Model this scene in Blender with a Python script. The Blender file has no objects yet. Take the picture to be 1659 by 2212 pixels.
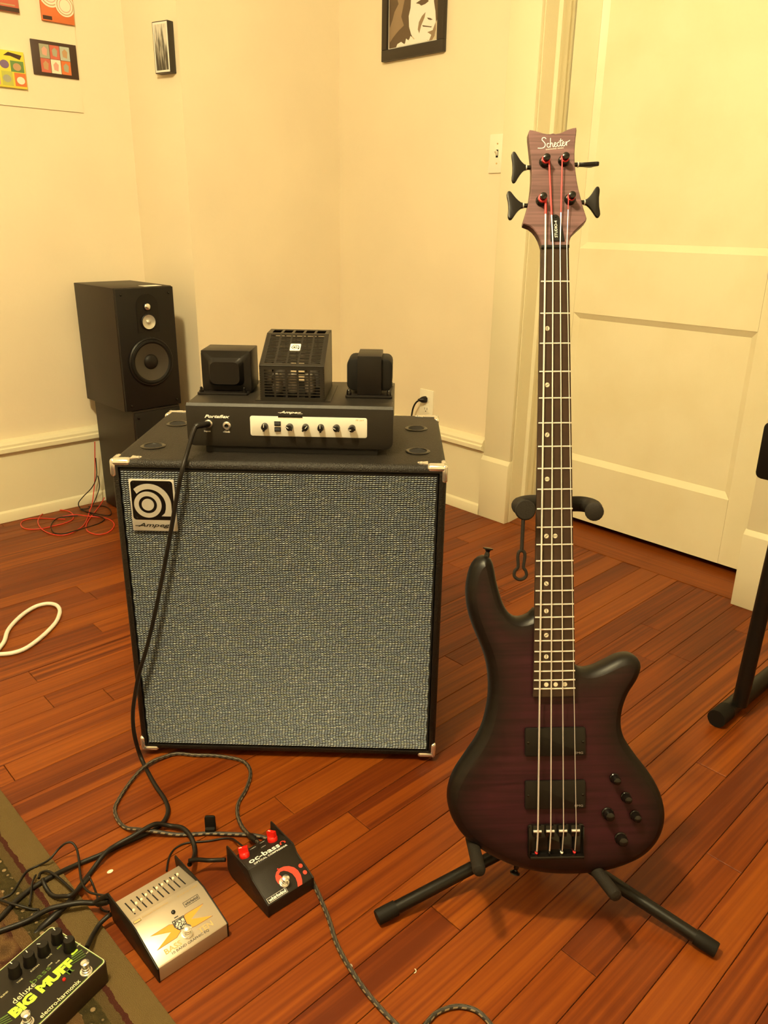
import bpy, bmesh, math, random
import numpy as np
from mathutils import Matrix, Vector
random.seed(7)
PI = math.pi
# ------------------------------------------------------------------ camera
scn = bpy.context.scene
FPX, CX, CY = 1709.45, 829.5, 1106.0           # focal length and centre for a 1659 x 2212 frame
CAM_O = Vector((0.0, 0.0, 1.0528))
CAM_R = Vector((0.6777, 0.7352, 0.0142)).normalized()
CAM_F = Vector((-0.6863, 0.6393, -0.3467)).normalized()
CAM_R = (CAM_R - CAM_F * CAM_R.dot(CAM_F)).normalized()
CAM_U = CAM_R.cross(CAM_F)
cd = bpy.data.cameras.new('camera'); cam = bpy.data.objects.new('camera', cd)
scn.collection.objects.link(cam)
cd.sensor_fit = 'VERTICAL'; cd.sensor_height = 36.0; cd.lens = 36.0 * FPX / 2212.0
cd.clip_start = 0.01; cd.clip_end = 60
cam.matrix_world = Matrix((( CAM_R.x, CAM_U.x, -CAM_F.x, CAM_O.x), (CAM_R.y, CAM_U.y, -CAM_F.y, CAM_O.y),
                           (CAM_R.z, CAM_U.z, -CAM_F.z, CAM_O.z), (0, 0, 0, 1)))
scn.camera = cam
# ------------------------------------------------------------------ world and exposure
w = bpy.data.worlds.new('world'); scn.world = w; w.use_nodes = True
w.node_tree.nodes['Background'].inputs[0].default_value = (0.01, 0.007, 0.004, 1)
w.node_tree.nodes['Background'].inputs[1].default_value = 1.0
vs = scn.view_settings
vs.view_transform = 'Standard'; vs.look = 'None'; vs.gamma = 1.0; vs.use_curve_mapping = False
vs.exposure = 0.0
LAMP_POS = (-0.70, -0.05, 2.38); LAMP_STRENGTH = 815.0; LAMP_COLOR = (1.0, 0.83, 0.45)
C = scn.collection
# ------------------------------------------------------------------ helpers: nodes and materials
def nt_new(name):
    m = bpy.data.materials.new(name); m.use_nodes = True
    nt = m.node_tree; b = nt.nodes['Principled BSDF']
    return m, nt, b
def N(nt, t, **kw):
    n = nt.nodes.new(t)
    for k, v in kw.items(): setattr(n, k, v)
    return n
def L(nt, a, b): nt.links.new(a, b)
def mat(name, col, rough=0.5, metal=0.0, bump=0.0, bscale=200.0, var=0.0, vscale=6.0, coat=0.0, spec=0.5, emit=None, estr=0.0, trans=0.0):
    m, nt, b = nt_new(name)
    b.inputs['Base Color'].default_value = (*col, 1)
    b.inputs['Roughness'].default_value = rough
    b.inputs['Metallic'].default_value = metal
    b.inputs['Specular IOR Level'].default_value = spec
    b.inputs['Coat Weight'].default_value = coat
    b.inputs['Transmission Weight'].default_value = trans
    if emit:
        b.inputs['Emission Color'].default_value = (*emit, 1); b.inputs['Emission Strength'].default_value = estr
    if bump or var:
        tc = N(nt, 'ShaderNodeTexCoord')
    if var:
        nz = N(nt, 'ShaderNodeTexNoise'); nz.inputs['Scale'].default_value = vscale; nz.inputs['Detail'].default_value = 5
        L(nt, tc.outputs['Object'], nz.inputs['Vector'])
        mx = N(nt, 'ShaderNodeMix', data_type='RGBA')
        mx.inputs[6].default_value = (*[c * (1 - var) for c in col], 1); mx.inputs[7].default_value = (*[min(1, c * (1 + var)) for c in col], 1)
        L(nt, nz.outputs['Fac'], mx.inputs[0]); L(nt, mx.outputs[2], b.inputs['Base Color'])
    if bump:
        nb = N(nt, 'ShaderNodeTexNoise'); nb.inputs['Scale'].default_value = bscale; nb.inputs['Detail'].default_value = 3
        L(nt, tc.outputs['Object'], nb.inputs['Vector'])
        bp = N(nt, 'ShaderNodeBump'); bp.inputs['Strength'].default_value = bump; bp.inputs['Distance'].default_value = 0.002
        L(nt, nb.outputs['Fac'], bp.inputs['Height']); L(nt, bp.outputs['Normal'], b.inputs['Normal'])
    return m
M = {}
def ramp(nt, stops):
    r = N(nt, 'ShaderNodeValToRGB'); e = r.color_ramp.elements
    while len(e) < len(stops): e.new(0.5)
    for el, (p, c) in zip(e, stops): el.position = p; el.color = (*c, 1)
    return r
# ------------------------------------------------------------------ helpers: mesh building
def rotz(a): return Matrix.Rotation(a, 4, 'Z')
def frame(o, x, y, z):
    return Matrix(((x[0], y[0], z[0], o[0]), (x[1], y[1], z[1], o[1]), (x[2], y[2], z[2], o[2]), (0, 0, 0, 1)))
WORLD = Matrix.Identity(4)
def hit(F, px, py, ax, val):
    """the point on the plane <ax> = val of frame F that lies at a position of the photograph, in F's own coordinates"""
    d = CAM_R * ((px - CX) / FPX) - CAM_U * ((py - CY) / FPX) + CAM_F
    I = F.inverted(); o = I @ CAM_O; dd = I.to_3x3() @ d
    t = (val - o[ax]) / dd[ax]
    return o + dd * t
def floor_pt(px, py, z=0.0): return hit(WORLD, px, py, 2, z)
def smooth_path(pts, n=6):
    P = [Vector(p) for p in pts]; out = []
    for i in range(len(P) - 1):
        p0 = P[max(i - 1, 0)]; p1 = P[i]; p2 = P[i + 1]; p3 = P[min(i + 2, len(P) - 1)]
        for k in range(n):
            t = k / n
            out.append(0.5 * ((2 * p1) + (p2 - p0) * t + (2 * p0 - 5 * p1 + 4 * p2 - p3) * t * t + (3 * p1 - p0 - 3 * p2 + p3) * t ** 3))
    out.append(P[-1]); return out
class MB:
    def __init__(s): s.v = []; s.f = []; s.uv = {}; s.c = {}
    def add(s, vs, fs):
        o = len(s.v); s.v += [tuple(v) for v in vs]; s.f += [tuple(i + o for i in f) for f in fs]; return o
    def box(s, x0, x1, y0, y1, z0, z1, T=None):
        vs = [Vector((x, y, z)) for z in (z0, z1) for y in (y0, y1) for x in (x0, x1)]
        if T is not None: vs = [T @ v for v in vs]
        s.add(vs, [(0, 2, 3, 1), (4, 5, 7, 6), (0, 1, 5, 4), (2, 6, 7, 3), (0, 4, 6, 2), (1, 3, 7, 5)]); return s
    def prism(s, poly, a0, a1, axes='xyz', T=None):
        """poly in the first two axes, extruded along the third"""
        idx = ['xyz'.index(c) for c in axes]; n = len(poly)
        def mk(p, a):
            q = [0, 0, 0]; q[idx[0]] = p[0]; q[idx[1]] = p[1]; q[idx[2]] = a
            q = Vector(q); return T @ q if T is not None else q
        vs = [mk(p, a0) for p in poly] + [mk(p, a1) for p in poly]
        fs = [tuple(range(n - 1, -1, -1)), tuple(range(n, 2 * n))] + [(i, (i + 1) % n, n + (i + 1) % n, n + i) for i in range(n)]
        s.add(vs, fs); return s
    def tube(s, path, r, seg=10, cap=True, closed=False):
        P = [Vector(p) for p in path]; n = len(P); R = r if isinstance(r, (list, tuple)) else [r] * n
        T0 = (P[1] - P[0]).normalized(); up = Vector((0, 0, 1)) if abs(T0.z) < .9 else Vector((1, 0, 0))
        nrm = (up - T0 * up.dot(T0)).normalized(); o = len(s.v); dist = 0.0; last = T0
        for i in range(n):
            if closed: T = (P[(i + 1) % n] - P[i - 1]).normalized()
            else: T = (P[min(i + 1, n - 1)] - P[max(i - 1, 0)])
            T = T.normalized() if T.length > 1e-9 else last
            last = T
            nrm = (nrm - T * nrm.dot(T)); nrm = nrm.normalized() if nrm.length > 1e-6 else T.orthogonal().normalized()
            bn = T.cross(nrm)
            if i: dist += (P[i] - P[i - 1]).length
            for k in range(seg):
                a = 2 * PI * k / seg
                s.uv[len(s.v)] = (dist, k / seg)
                s.v.append(tuple(P[i] + (nrm * math.cos(a) + bn * math.sin(a)) * R[i]))
        rng = n if closed else n - 1
        for i in range(rng):
            j = (i + 1) % n
            for k in range(seg):
                s.f.append((o + i * seg + k, o + i * seg + (k + 1) % seg, o + j * seg + (k + 1) % seg, o + j * seg + k))
        if cap and not closed:
            s.f.append(tuple(o + k for k in reversed(range(seg)))); s.f.append(tuple(o + (n - 1) * seg + k for k in range(seg)))
        return s
    def lathe(s, prof, T=None, seg=24, cap0=True, cap1=True):
        """prof = [(radius, height)] about local z"""
        o = len(s.v); T = T or WORLD
        for r, z in prof:
            for k in range(seg):
                a = 2 * PI * k / seg; s.v.append(tuple(T @ Vector((r * math.cos(a), r * math.sin(a), z))))
        for i in range(len(prof) - 1):
            for k in range(seg):
                s.f.append((o + i * seg + k, o + i * seg + (k + 1) % seg, o + (i + 1) * seg + (k + 1) % seg, o + (i + 1) * seg + k))
        if cap0: s.f.append(tuple(o + k for k in reversed(range(seg))))
        if cap1: s.f.append(tuple(o + (len(prof) - 1) * seg + k for k in range(seg)))
        return s
    def poly(s, pts): s.add(pts, [tuple(range(len(pts)))]); return s
    def build(s, name, m, parent=None, bevel=0.0, bseg=2, sharp=40, weld=False, recalc=True):
        me = bpy.data.meshes.new(name)
        me.from_pydata(s.v, [], s.f)
        if s.uv:
            at = me.attributes.new('along', 'FLOAT', 'POINT'); ar = me.attributes.new('around', 'FLOAT', 'POINT')
            for i, (a, b) in s.uv.items(): at.data[i].value = a; ar.data[i].value = b
        if s.c:
            at = me.attributes.new('burst', 'FLOAT', 'POINT')
            for i, a in s.c.items(): at.data[i].value = a
        if bevel or weld or recalc:
            bm = bmesh.new(); bm.from_mesh(me)
            if weld: bmesh.ops.remove_doubles(bm, verts=bm.verts, dist=1e-5)
            if recalc: bmesh.ops.recalc_face_normals(bm, faces=bm.faces)
            if bevel:
                es = [e for e in bm.edges if len(e.link_faces) == 2 and e.calc_face_angle(0) > 0.5]
                bmesh.ops.bevel(bm, geom=es, offset=bevel, segments=bseg, profile=0.5, affect='EDGES', clamp_overlap=True)
            bm.to_mesh(me); bm.free()
        return finish(me, name, m, parent, sharp)
def finish(me, name, m, parent=None, sharp=40):
    me.polygons.foreach_set('use_smooth', [True] * len(me.polygons))
    me.set_sharp_from_angle(angle=math.radians(sharp))
    me.materials.append(m)
    o = bpy.data.objects.new(name, me); C.objects.link(o)
    if parent is not None: o.parent = parent
    return o
def bm_clean(poly2d):
    return poly2d
def tag(o, label, cat, group=None):
    o['label'] = label; o['category'] = cat
    if group: o['group'] = group
    return o
def thing(name, label, cat, F=WORLD, group=None):
    o = bpy.data.objects.new(name, None); C.objects.link(o); o.empty_display_size = 0.05
    o.matrix_world = F
    return tag(o, label, cat, group)
def struct(o): o['kind'] = 'structure'; return o
def cyl(r, h, z0=0.0, ch=None):
    ch = min(r, h) * .15 if ch is None else ch
    return [(r - ch, z0), (r, z0 + ch), (r, z0 + h - ch), (r - ch, z0 + h)]
def at(o, x=(1, 0, 0), y=(0, 1, 0), z=(0, 0, 1)): return frame(o, x, y, z)
def zdir(o, d):
    d = Vector(d).normalized(); x = d.orthogonal().normalized(); return frame(o, x, d.cross(x), d)
def text(name, s, size, o, xd, yd, m, parent, width=None, bold=0.0, shear=0.0, align='CENTER', ext=0.0002, spacing=1.0, height=None):
    cu = bpy.data.curves.new(name, 'FONT'); cu.body = s; cu.size = 1.0; cu.shear = shear; cu.offset = bold
    cu.align_x = align; cu.align_y = 'CENTER'; cu.space_character = spacing; cu.resolution_u = 2
    to = bpy.data.objects.new('tmp_text', cu); C.objects.link(to)
    dg = bpy.context.evaluated_depsgraph_get()
    me = bpy.data.meshes.new_from_object(to.evaluated_get(dg), depsgraph=dg)
    bpy.data.objects.remove(to); bpy.data.curves.remove(cu)
    co = np.zeros(len(me.vertices) * 3); me.vertices.foreach_get('co', co); co = co.reshape(-1, 3)
    ex = co[:, 0].max() - co[:, 0].min(); ey = co[:, 1].max() - co[:, 1].min()
    sx = width / ex if width else size; sy = height / ey if height else (sx if width and not size else size)
    xd = Vector(xd).normalized(); yd = Vector(yd).normalized(); nd = xd.cross(yd); o = Vector(o)
    cxm = (co[:, 0].max() + co[:, 0].min()) / 2 if align == 'CENTER' else 0; cym = (co[:, 1].max() + co[:, 1].min()) / 2
    for v in me.vertices:
        p = o + xd * ((v.co.x - cxm) * sx) + yd * ((v.co.y - cym) * sy) + nd * ext
        v.co = p
    return finish(me, name, m, parent)
def ribbon(mb, pts, wdt, o, xd, yd, sx, sy, ext=0.0002, n=5, smooth=True):
    P = smooth_path([(p[0] * sx, p[1] * sy, 0) for p in pts], n) if smooth and len(pts) > 2 else [Vector((p[0] * sx, p[1] * sy, 0)) for p in pts]
    xd = Vector(xd).normalized(); yd = Vector(yd).normalized(); nd = xd.cross(yd); o = Vector(o)
    Lp, Rp = [], []
    for i, p in enumerate(P):
        T = P[min(i + 1, len(P) - 1)] - P[max(i - 1, 0)]; T = T.normalized() if T.length > 0 else Vector((1, 0, 0))
        nn = Vector((-T.y, T.x, 0)) * (wdt / 2)
        for l, q in ((Lp, p + nn), (Rp, p - nn)): l.append(o + xd * q.x + yd * q.y + nd * ext)
    k = len(P)
    mb.add(Lp + Rp, [(i, i + 1, k + i + 1, k + i) for i in range(k - 1)])
def circle_pts(cx, cy, r, n=32, a0=0.0, a1=2 * PI, end=False):
    return [(cx + r * math.cos(a0 + (a1 - a0) * i / (n if not end else n - 1)), cy + r * math.sin(a0 + (a1 - a0) * i / (n if not end else n - 1))) for i in range(n)]
def round_rect(x0, x1, y0, y1, r, n=5):
    out = []
    for cx, cy, a in ((x1 - r, y1 - r, 0), (x0 + r, y1 - r, PI / 2), (x0 + r, y0 + r, PI), (x1 - r, y0 + r, 1.5 * PI)):
        out += circle_pts(cx, cy, r, n, a, a + PI / 2, True)
    return out
# ------------------------------------------------------------------ materials
def wall_paint(name, col, rough=0.6):
    m, nt, b = nt_new(name)
    tc = N(nt, 'ShaderNodeTexCoord'); nz = N(nt, 'ShaderNodeTexNoise'); nz.inputs['Scale'].default_value = 3.0; nz.inputs['Detail'].default_value = 6
    L(nt, tc.outputs['Object'], nz.inputs['Vector'])
    r = ramp(nt, [(0.3, tuple(c * 0.93 for c in col)), (0.7, col)]); L(nt, nz.outputs['Fac'], r.inputs['Fac']); L(nt, r.outputs['Color'], b.inputs['Base Color'])
    b.inputs['Roughness'].default_value = rough
    n2 = N(nt, 'ShaderNodeTexNoise'); n2.inputs['Scale'].default_value = 60; n2.inputs['Detail'].default_value = 6; L(nt, tc.outputs['Object'], n2.inputs['Vector'])
    bp = N(nt, 'ShaderNodeBump'); bp.inputs['Strength'].default_value = 0.12; bp.inputs['Distance'].default_value = 0.004
    L(nt, n2.outputs['Fac'], bp.inputs['Height']); L(nt, bp.outputs['Normal'], b.inputs['Normal'])
    return m
M['wall'] = wall_paint('cream_wall_paint', (0.80, 0.70, 0.52))
M['trim'] = wall_paint('ivory_trim_paint', (0.78, 0.72, 0.52), 0.38)
M['ceiling'] = mat('ceiling_paint', (0.75, 0.72, 0.64), 0.8)
def door_paint():
    m, nt, b = nt_new('ivory_door_paint')
    tc = N(nt, 'ShaderNodeTexCoord'); mp = N(nt, 'ShaderNodeMapping'); mp.inputs['Scale'].default_value = (60, 60, 1.5)
    L(nt, tc.outputs['Object'], mp.inputs['Vector'])
    nz = N(nt, 'ShaderNodeTexNoise'); nz.inputs['Scale'].default_value = 1.0; nz.inputs['Detail'].default_value = 3; L(nt, mp.outputs['Vector'], nz.inputs['Vector'])
    n3 = N(nt, 'ShaderNodeTexNoise'); n3.inputs['Scale'].default_value = 5.0; n3.inputs['Detail'].default_value = 8; L(nt, tc.outputs['Object'], n3.inputs['Vector'])
    r = ramp(nt, [(0.30, (0.75, 0.68, 0.46)), (0.6, (0.80, 0.74, 0.53))]); L(nt, n3.outputs['Fac'], r.inputs['Fac']); L(nt, r.outputs['Color'], b.inputs['Base Color'])
    b.inputs['Roughness'].default_value = 0.4
    bp = N(nt, 'ShaderNodeBump'); bp.inputs['Strength'].default_value = 0.25; bp.inputs['Distance'].default_value = 0.003
    L(nt, nz.outputs['Fac'], bp.inputs['Height']); L(nt, bp.outputs['Normal'], b.inputs['Normal'])
    return m
M['door'] = door_paint()
def wood(name, c_dark, c_mid, c_light, along='Y', grain=1.0):
    m, nt, b = nt_new(name)
    geo = N(nt, 'ShaderNodeNewGeometry'); oi = N(nt, 'ShaderNodeObjectInfo')
    off = N(nt, 'ShaderNodeVectorMath', operation='SCALE'); off.inputs[0].default_value = (7.3, 11.1, 3.7); L(nt, oi.outputs['Random'], off.inputs['Scale'])
    ad = N(nt, 'ShaderNodeVectorMath', operation='ADD'); L(nt, geo.outputs['Position'], ad.inputs[0]); L(nt, off.outputs[0], ad.inputs[1])
    mp = N(nt, 'ShaderNodeMapping'); mp.inputs['Scale'].default_value = (26, 0.9, 6) if along == 'Y' else (0.9, 26, 6)
    L(nt, ad.outputs[0], mp.inputs['Vector'])
    nz = N(nt, 'ShaderNodeTexNoise'); nz.inputs['Scale'].default_value = 1.0; nz.inputs['Detail'].default_value = 4; nz.inputs['Roughness'].default_value = 0.55; nz.inputs['Distortion'].default_value = 0.6
    L(nt, mp.outputs[0], nz.inputs['Vector'])
    mp2 = N(nt, 'ShaderNodeMapping'); mp2.inputs['Scale'].default_value = (180, 2.5, 20) if along == 'Y' else (2.5, 180, 20)
    L(nt, ad.outputs[0], mp2.inputs['Vector'])
    n2 = N(nt, 'ShaderNodeTexNoise'); n2.inputs['Scale'].default_value = 1.0; n2.inputs['Detail'].default_value = 3; L(nt, mp2.outputs[0], n2.inputs['Vector'])
    # tone of each board
    mr = N(nt, 'ShaderNodeMapRange'); mr.inputs['To Min'].default_value = 0.2; mr.inputs['To Max'].default_value = 0.85; L(nt, oi.outputs['Random'], mr.inputs['Value'])
    m1 = N(nt, 'ShaderNodeMath', operation='MULTIPLY_ADD'); m1.inputs[1].default_value = 1.1 * grain; m1.inputs[2].default_value = -0.55 * grain; L(nt, nz.outputs['Fac'], m1.inputs[0])
    m2 = N(nt, 'ShaderNodeMath', operation='ADD'); L(nt, m1.outputs[0], m2.inputs[0]); L(nt, mr.outputs[0], m2.inputs[1])
    m3 = N(nt, 'ShaderNodeMath', operation='MULTIPLY_ADD'); m3.inputs[1].default_value = 1.0 * grain; m3.inputs[2].default_value = -0.5 * grain; L(nt, n2.outputs['Fac'], m3.inputs[0])
    m4 = N(nt, 'ShaderNodeMath', operation='ADD', use_clamp=True); L(nt, m2.outputs[0], m4.inputs[0]); L(nt, m3.outputs[0], m4.inputs[1])
    # some boards show wide open growth rings
    mp3 = N(nt, 'ShaderNodeMapping'); mp3.inputs['Scale'].default_value = (105, 0.7, 10) if along == 'Y' else (0.7, 105, 10)
    L(nt, ad.outputs[0], mp3.inputs['Vector'])
    n6 = N(nt, 'ShaderNodeTexNoise'); n6.inputs['Scale'].default_value = 1.0; n6.inputs['Detail'].default_value = 1; L(nt, mp3.outputs[0], n6.inputs['Vector'])
    k1 = N(nt, 'ShaderNodeMath', operation='MULTIPLY'); k1.inputs[1].default_value = 7.13; L(nt, oi.outputs['Random'], k1.inputs[0])
    k2 = N(nt, 'ShaderNodeMath', operation='FRACT'); L(nt, k1.outputs[0], k2.inputs[0])
    k3 = N(nt, 'ShaderNodeMath', operation='POWER'); k3.inputs[1].default_value = 2.0; L(nt, k2.outputs[0], k3.inputs[0])
    k4 = N(nt, 'ShaderNodeMath', operation='SUBTRACT'); k4.inputs[1].default_value = 0.5; L(nt, n6.outputs['Fac'], k4.inputs[0])
    k5 = N(nt, 'ShaderNodeMath', operation='MULTIPLY'); L(nt, k4.outputs[0], k5.inputs[0]); L(nt, k3.outputs[0], k5.inputs[1])
    k6 = N(nt, 'ShaderNodeMath', operation='MULTIPLY_ADD', use_clamp=True); k6.inputs[1].default_value = 3.2 * grain; L(nt, k5.outputs[0], k6.inputs[0]); L(nt, m4.outputs[0], k6.inputs[2])
    r = ramp(nt, [(0.0, c_dark), (0.5, c_mid), (1.0, c_light)]); L(nt, k6.outputs[0], r.inputs['Fac'])
    # wear stains
    n5 = N(nt, 'ShaderNodeTexNoise'); n5.inputs['Scale'].default_value = 4.5; n5.inputs['Detail'].default_value = 7; n5.inputs['Roughness'].default_value = 0.65; L(nt, geo.outputs['Position'], n5.inputs['Vector'])
    r5 = ramp(nt, [(0.60, (1, 1, 1)), (0.80, (0.55, 0.40, 0.36))]); L(nt, n5.outputs['Fac'], r5.inputs['Fac'])
    mx = N(nt, 'ShaderNodeMix', data_type='RGBA', blend_type='MULTIPLY'); mx.inputs[0].default_value = 0.6
    L(nt, r.outputs['Color'], mx.inputs[6]); L(nt, r5.outputs['Color'], mx.inputs[7]); L(nt, mx.outputs[2], b.inputs['Base Color'])
    b.inputs['Roughness'].default_value = 0.42; b.inputs['Specular IOR Level'].default_value = 0.22; b.inputs['Coat Weight'].default_value = 0.04; b.inputs['Coat Roughness'].default_value = 0.25
    bp = N(nt, 'ShaderNodeBump'); bp.inputs['Strength'].default_value = 0.12; bp.inputs['Distance'].default_value = 0.002
    L(nt, n2.outputs['Fac'], bp.inputs['Height']); L(nt, bp.outputs['Normal'], b.inputs['Normal'])
    return m
M['plank'] = wood('heart_pine_floorboard', (0.086, 0.0140, 0.0014), (0.154, 0.0308, 0.0025), (0.225, 0.0545, 0.0040))
M['threshold'] = wood('heart_pine_threshold', (0.115, 0.022, 0.003), (0.19, 0.045, 0.005), (0.26, 0.068, 0.008), along='X')
M['gap'] = mat('floor_joint_dirt', (0.035, 0.016, 0.007), 0.95)
M['tolex'] = mat('black_textured_vinyl', (0.010, 0.0078, 0.006), 0.45, bump=0.8, bscale=420, spec=.3)
M['chrome'] = mat('polished_nickel', (0.88, 0.88, 0.86), 0.18, 0.9)
M['chrome_dull'] = mat('brushed_steel', (0.72, 0.72, 0.70), 0.40, 0.6)
M['black_gloss'] = mat('black_gloss_plastic', (0.006, 0.005, 0.0045), 0.14, spec=.4)
M['black_satin'] = mat('black_satin_plastic', (0.007, 0.0055, 0.0045), 0.42, spec=.25)
M['black_matt'] = mat('black_matt_plastic', (0.006, 0.005, 0.004), 0.65, spec=.2)
M['void'] = mat('dark_recess', (0.004, 0.003, 0.003), 0.9)
M['amp_paint'] = mat('charcoal_powder_coat', (0.014, 0.0115, 0.009), 0.40, bump=0.15, bscale=900, spec=.3)
M['silver_panel'] = mat('brushed_silver_panel', (0.86, 0.85, 0.80), 0.42, 0.35)
M['white_print'] = mat('white_print', (0.85, 0.83, 0.78), 0.5)
M['black_print'] = mat('black_print', (0.012, 0.010, 0.009), 0.5)
M['red_plastic'] = mat('red_plastic', (0.62, 0.012, 0.006), 0.3)
M['red_print'] = mat('red_print', (0.66, 0.045, 0.02), 0.5)
M['orange_print'] = mat('orange_print', (0.85, 0.30, 0.02), 0.5)
M['gold_print'] = mat('tan_print', (0.52, 0.36, 0.14), 0.5)
M['green_print'] = mat('lime_print', (0.42, 0.62, 0.05), 0.5)
M['green_dark'] = mat('dark_green_print', (0.08, 0.16, 0.015), 0.5)
M['cable'] = mat('black_rubber_cable', (0.009, 0.007, 0.0055), 0.45, spec=.25)
M['red_wire'] = mat('red_wire_insulation', (0.60, 0.03, 0.015), 0.35)
M['white_cable'] = mat('white_rubber_cable', (0.80, 0.76, 0.66), 0.45)
M['ivory_plastic'] = mat('ivory_plastic', (0.82, 0.78, 0.64), 0.3)
# ------------------------------------------------------------------ the room shell
YR = 2.222; XL = -2.925; XB = -2.678; YC = 1.53; YS = 1.46      # door wall, left wall, chimney face, its corner, the inner corner
HC = 2.62; XE = 1.4; YN = -2.4
fl = struct(MB().box(XL - .1, XE + .1, YN - .1, YR + .45, -0.10, -0.006).build('floor', M['gap'], recalc=False))
SLOPE = -0.025
def plank_rows():
    W = 0.0645; x0 = -0.430 + 0.02
    known = {(-1.815): [0.512], (-2.22): [0.795], (-1.95): [0.733], (-0.46): [0.83], (-0.89): [1.88], (-1.48): [0.345]}
    k0 = int((XL - x0) / W) - 1; k1 = int((0.75 - x0) / W) + 1
    for k in range(k0, k1):
        xa = x0 + k * W + 0.0004; xb = xa + W - 0.0010
        y = -0.25 - random.random() * 0.6; cuts = []
        kk = [v for q, v in known.items() if xa < q + 0.012 < xb + 0.0001]
        if kk: cuts = [kk[0][0] - 1.1, kk[0][0], kk[0][0] + 0.95 + random.random() * .4]
        else:
            y += 0.5
            while y < YR: cuts.append(y); y += 0.55 + random.random() * 1.3
        cuts = [c for c in cuts if -0.3 < c < YR - .12]
        ys = [-0.4] + cuts + [YR + 0.004]
        for a, b2 in zip(ys[:-1], ys[1:]):
            yield xa, xb, a + 0.0007, b2 - 0.0005
def plank_mesh(xa, xb, ya, yb, dz):
    c = 0.0007; sh = lambda x, y: x + SLOPE * (y - 0.8)
    v = [(sh(xa, ya), ya, -.012), (sh(xb, ya), ya, -.012), (sh(xb, yb), yb, -.012), (sh(xa, yb), yb, -.012),
         (sh(xa, ya), ya, dz - c), (sh(xb, ya), ya, dz - c), (sh(xb, yb), yb, dz - c), (sh(xa, yb), yb, dz - c),
         (sh(xa + c, ya), ya + c, dz), (sh(xb - c, ya), ya + c, dz), (sh(xb - c, yb), yb - c, dz), (sh(xa + c, yb), yb - c, dz)]
    f = [(0, 1, 5, 4), (1, 2, 6, 5), (2, 3, 7, 6), (3, 0, 4, 7), (4, 5, 9, 8), (5, 6, 10, 9), (6, 7, 11, 10), (7, 4, 8, 11), (8, 9, 10, 11)]
    return v, f
for xa, xb, ya, yb in plank_rows():
    if xa < XL - .06 or ya > yb - .02: continue
    mb = MB(); mb.add(*plank_mesh(xa, xb, ya, yb, random.uniform(-0.0009, 0.0)))
    mb.build('plank', M['plank'], fl, sharp=20, recalc=False)
# boards behind the camera and at the far right: one joined part
mb = MB()
for i in range(60):
    xa = XL + .0 + i * .0725
    mb.add(*plank_mesh(xa, xa + .071, YN, -0.402, -.0003))
for i in range(10):
    xa = .80 + i * .066
    mb.add(*plank_mesh(xa, xa + .0645, -0.398, YR, -.0003))
o = mb.build('floorboards', M['plank'], fl, sharp=20, recalc=False); o['kind'] = 'stuff'
# walls
struct(MB().box(XL - .12, XL, YN - .1, YS + .05, 0, HC).build('wall_left', M['wall'], recalc=False))
struct(MB().prism([(XL, YS), (XB, YC), (XB - .02, YC + .1), (XL - .12, YC + .1), (XL - .12, YS)], 0, HC).build('wall_chimney_side', M['wall']))
struct(MB().box(XL - .12, XB, YC + .001, YR + .12, 0, HC).build('wall_back', M['wall'], recalc=False))
DX0, DX1, DTOP = -1.700, -0.842, 2.04
mb = MB(); mb.box(XB - .02, DX0 - .02, YR, YR + .14, 0, HC); mb.box(DX1 + .02, XE + .1, YR, YR + .14, 0, HC); mb.box(DX0 - .02, DX1 + .02, YR, YR + .14, DTOP + .02, HC)
struct(mb.build('wall_right', M['wall'], recalc=False))
struct(MB().box(XE, XE + .1, YN - .1, YR, 0, HC).build('wall_far_right', M['wall'], recalc=False))
struct(MB().box(XL, XE, YN - .1, YN, 0, HC).build('wall_rear', M['wall'], recalc=False))
struct(MB().box(XL - .12, XE + .1, YN - .1, YR + .14, HC, HC + .08).build('ceiling', M['ceiling'], recalc=False))
# baseboards: one moulded profile run along each wall
BASE = [(0, 0), (.030, 0), (.030, .022), (.026, .034), (.019, .040), (.018, .246), (.024, .250), (.036, .256), (.036, .270), (.030, .274), (.030, .282), (.022, .292), (.006, .298), (0, .298)]
def baseboard(name, a, b):
    a = Vector((a[0], a[1], 0)); b = Vector((b[0], b[1], 0)); d = (b - a); ln = d.length; d.normalize(); nrm = Vector((d.y, -d.x, 0))
    T = frame(a, nrm, Vector((0, 0, 1)), d)
    return struct(MB().prism(BASE, 0, ln, T=T).build(name, M['trim'], sharp=25))
baseboard('baseboard_left', (XL, YN), (XL, YS + .004))
baseboard('baseboard_chimney_side', (XL + .004, YS), (XB, YC))
baseboard('baseboard_back', (XB, YC), (XB, YR))
baseboard('baseboard_right', (XB, YR), (-1.826, YR))
baseboard('baseboard_far', (-0.70, YR), (XE, YR))
# door casing with plinth blocks, jamb, stop
def casing(name, x0, x1):
    o = struct(MB().box(x0, x1, YR - .020, YR + .0, .235, 2.16).build(name, M['trim'], bevel=.003))
    mb = MB().prism([(YR, 0), (YR - .030, 0), (YR - .030, .222), (YR - .020, .236), (YR, .236)], x0 - .003, x1 + .002, 'yzx')
    mb.build('plinth_block', M['trim'], o, bevel=.001)
    return o
casing('trim_1', -1.826, DX0 - .003); casing('trim_2', DX1 + .003, -0.712)
struct(MB().box(-1.826, -0.712, YR - .020, YR, 2.162, 2.30).build('trim_3', M['trim'], bevel=.003))
YD = 2.367
j = struct(MB().box(DX0 - .02, DX0, YR - .004, YD + .05, 0, DTOP).build('trim_4', M['trim'], recalc=False))
MB().prism([(DX0, YR + .060), (DX0 + .013, YR + .063), (DX0 + .013, YR + .078), (DX0 + .010, YR + .084), (DX0 + .010, YR + .108), (DX0, YR + .110)], .01, DTOP).build('door_stop', M['trim'], j)
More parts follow.
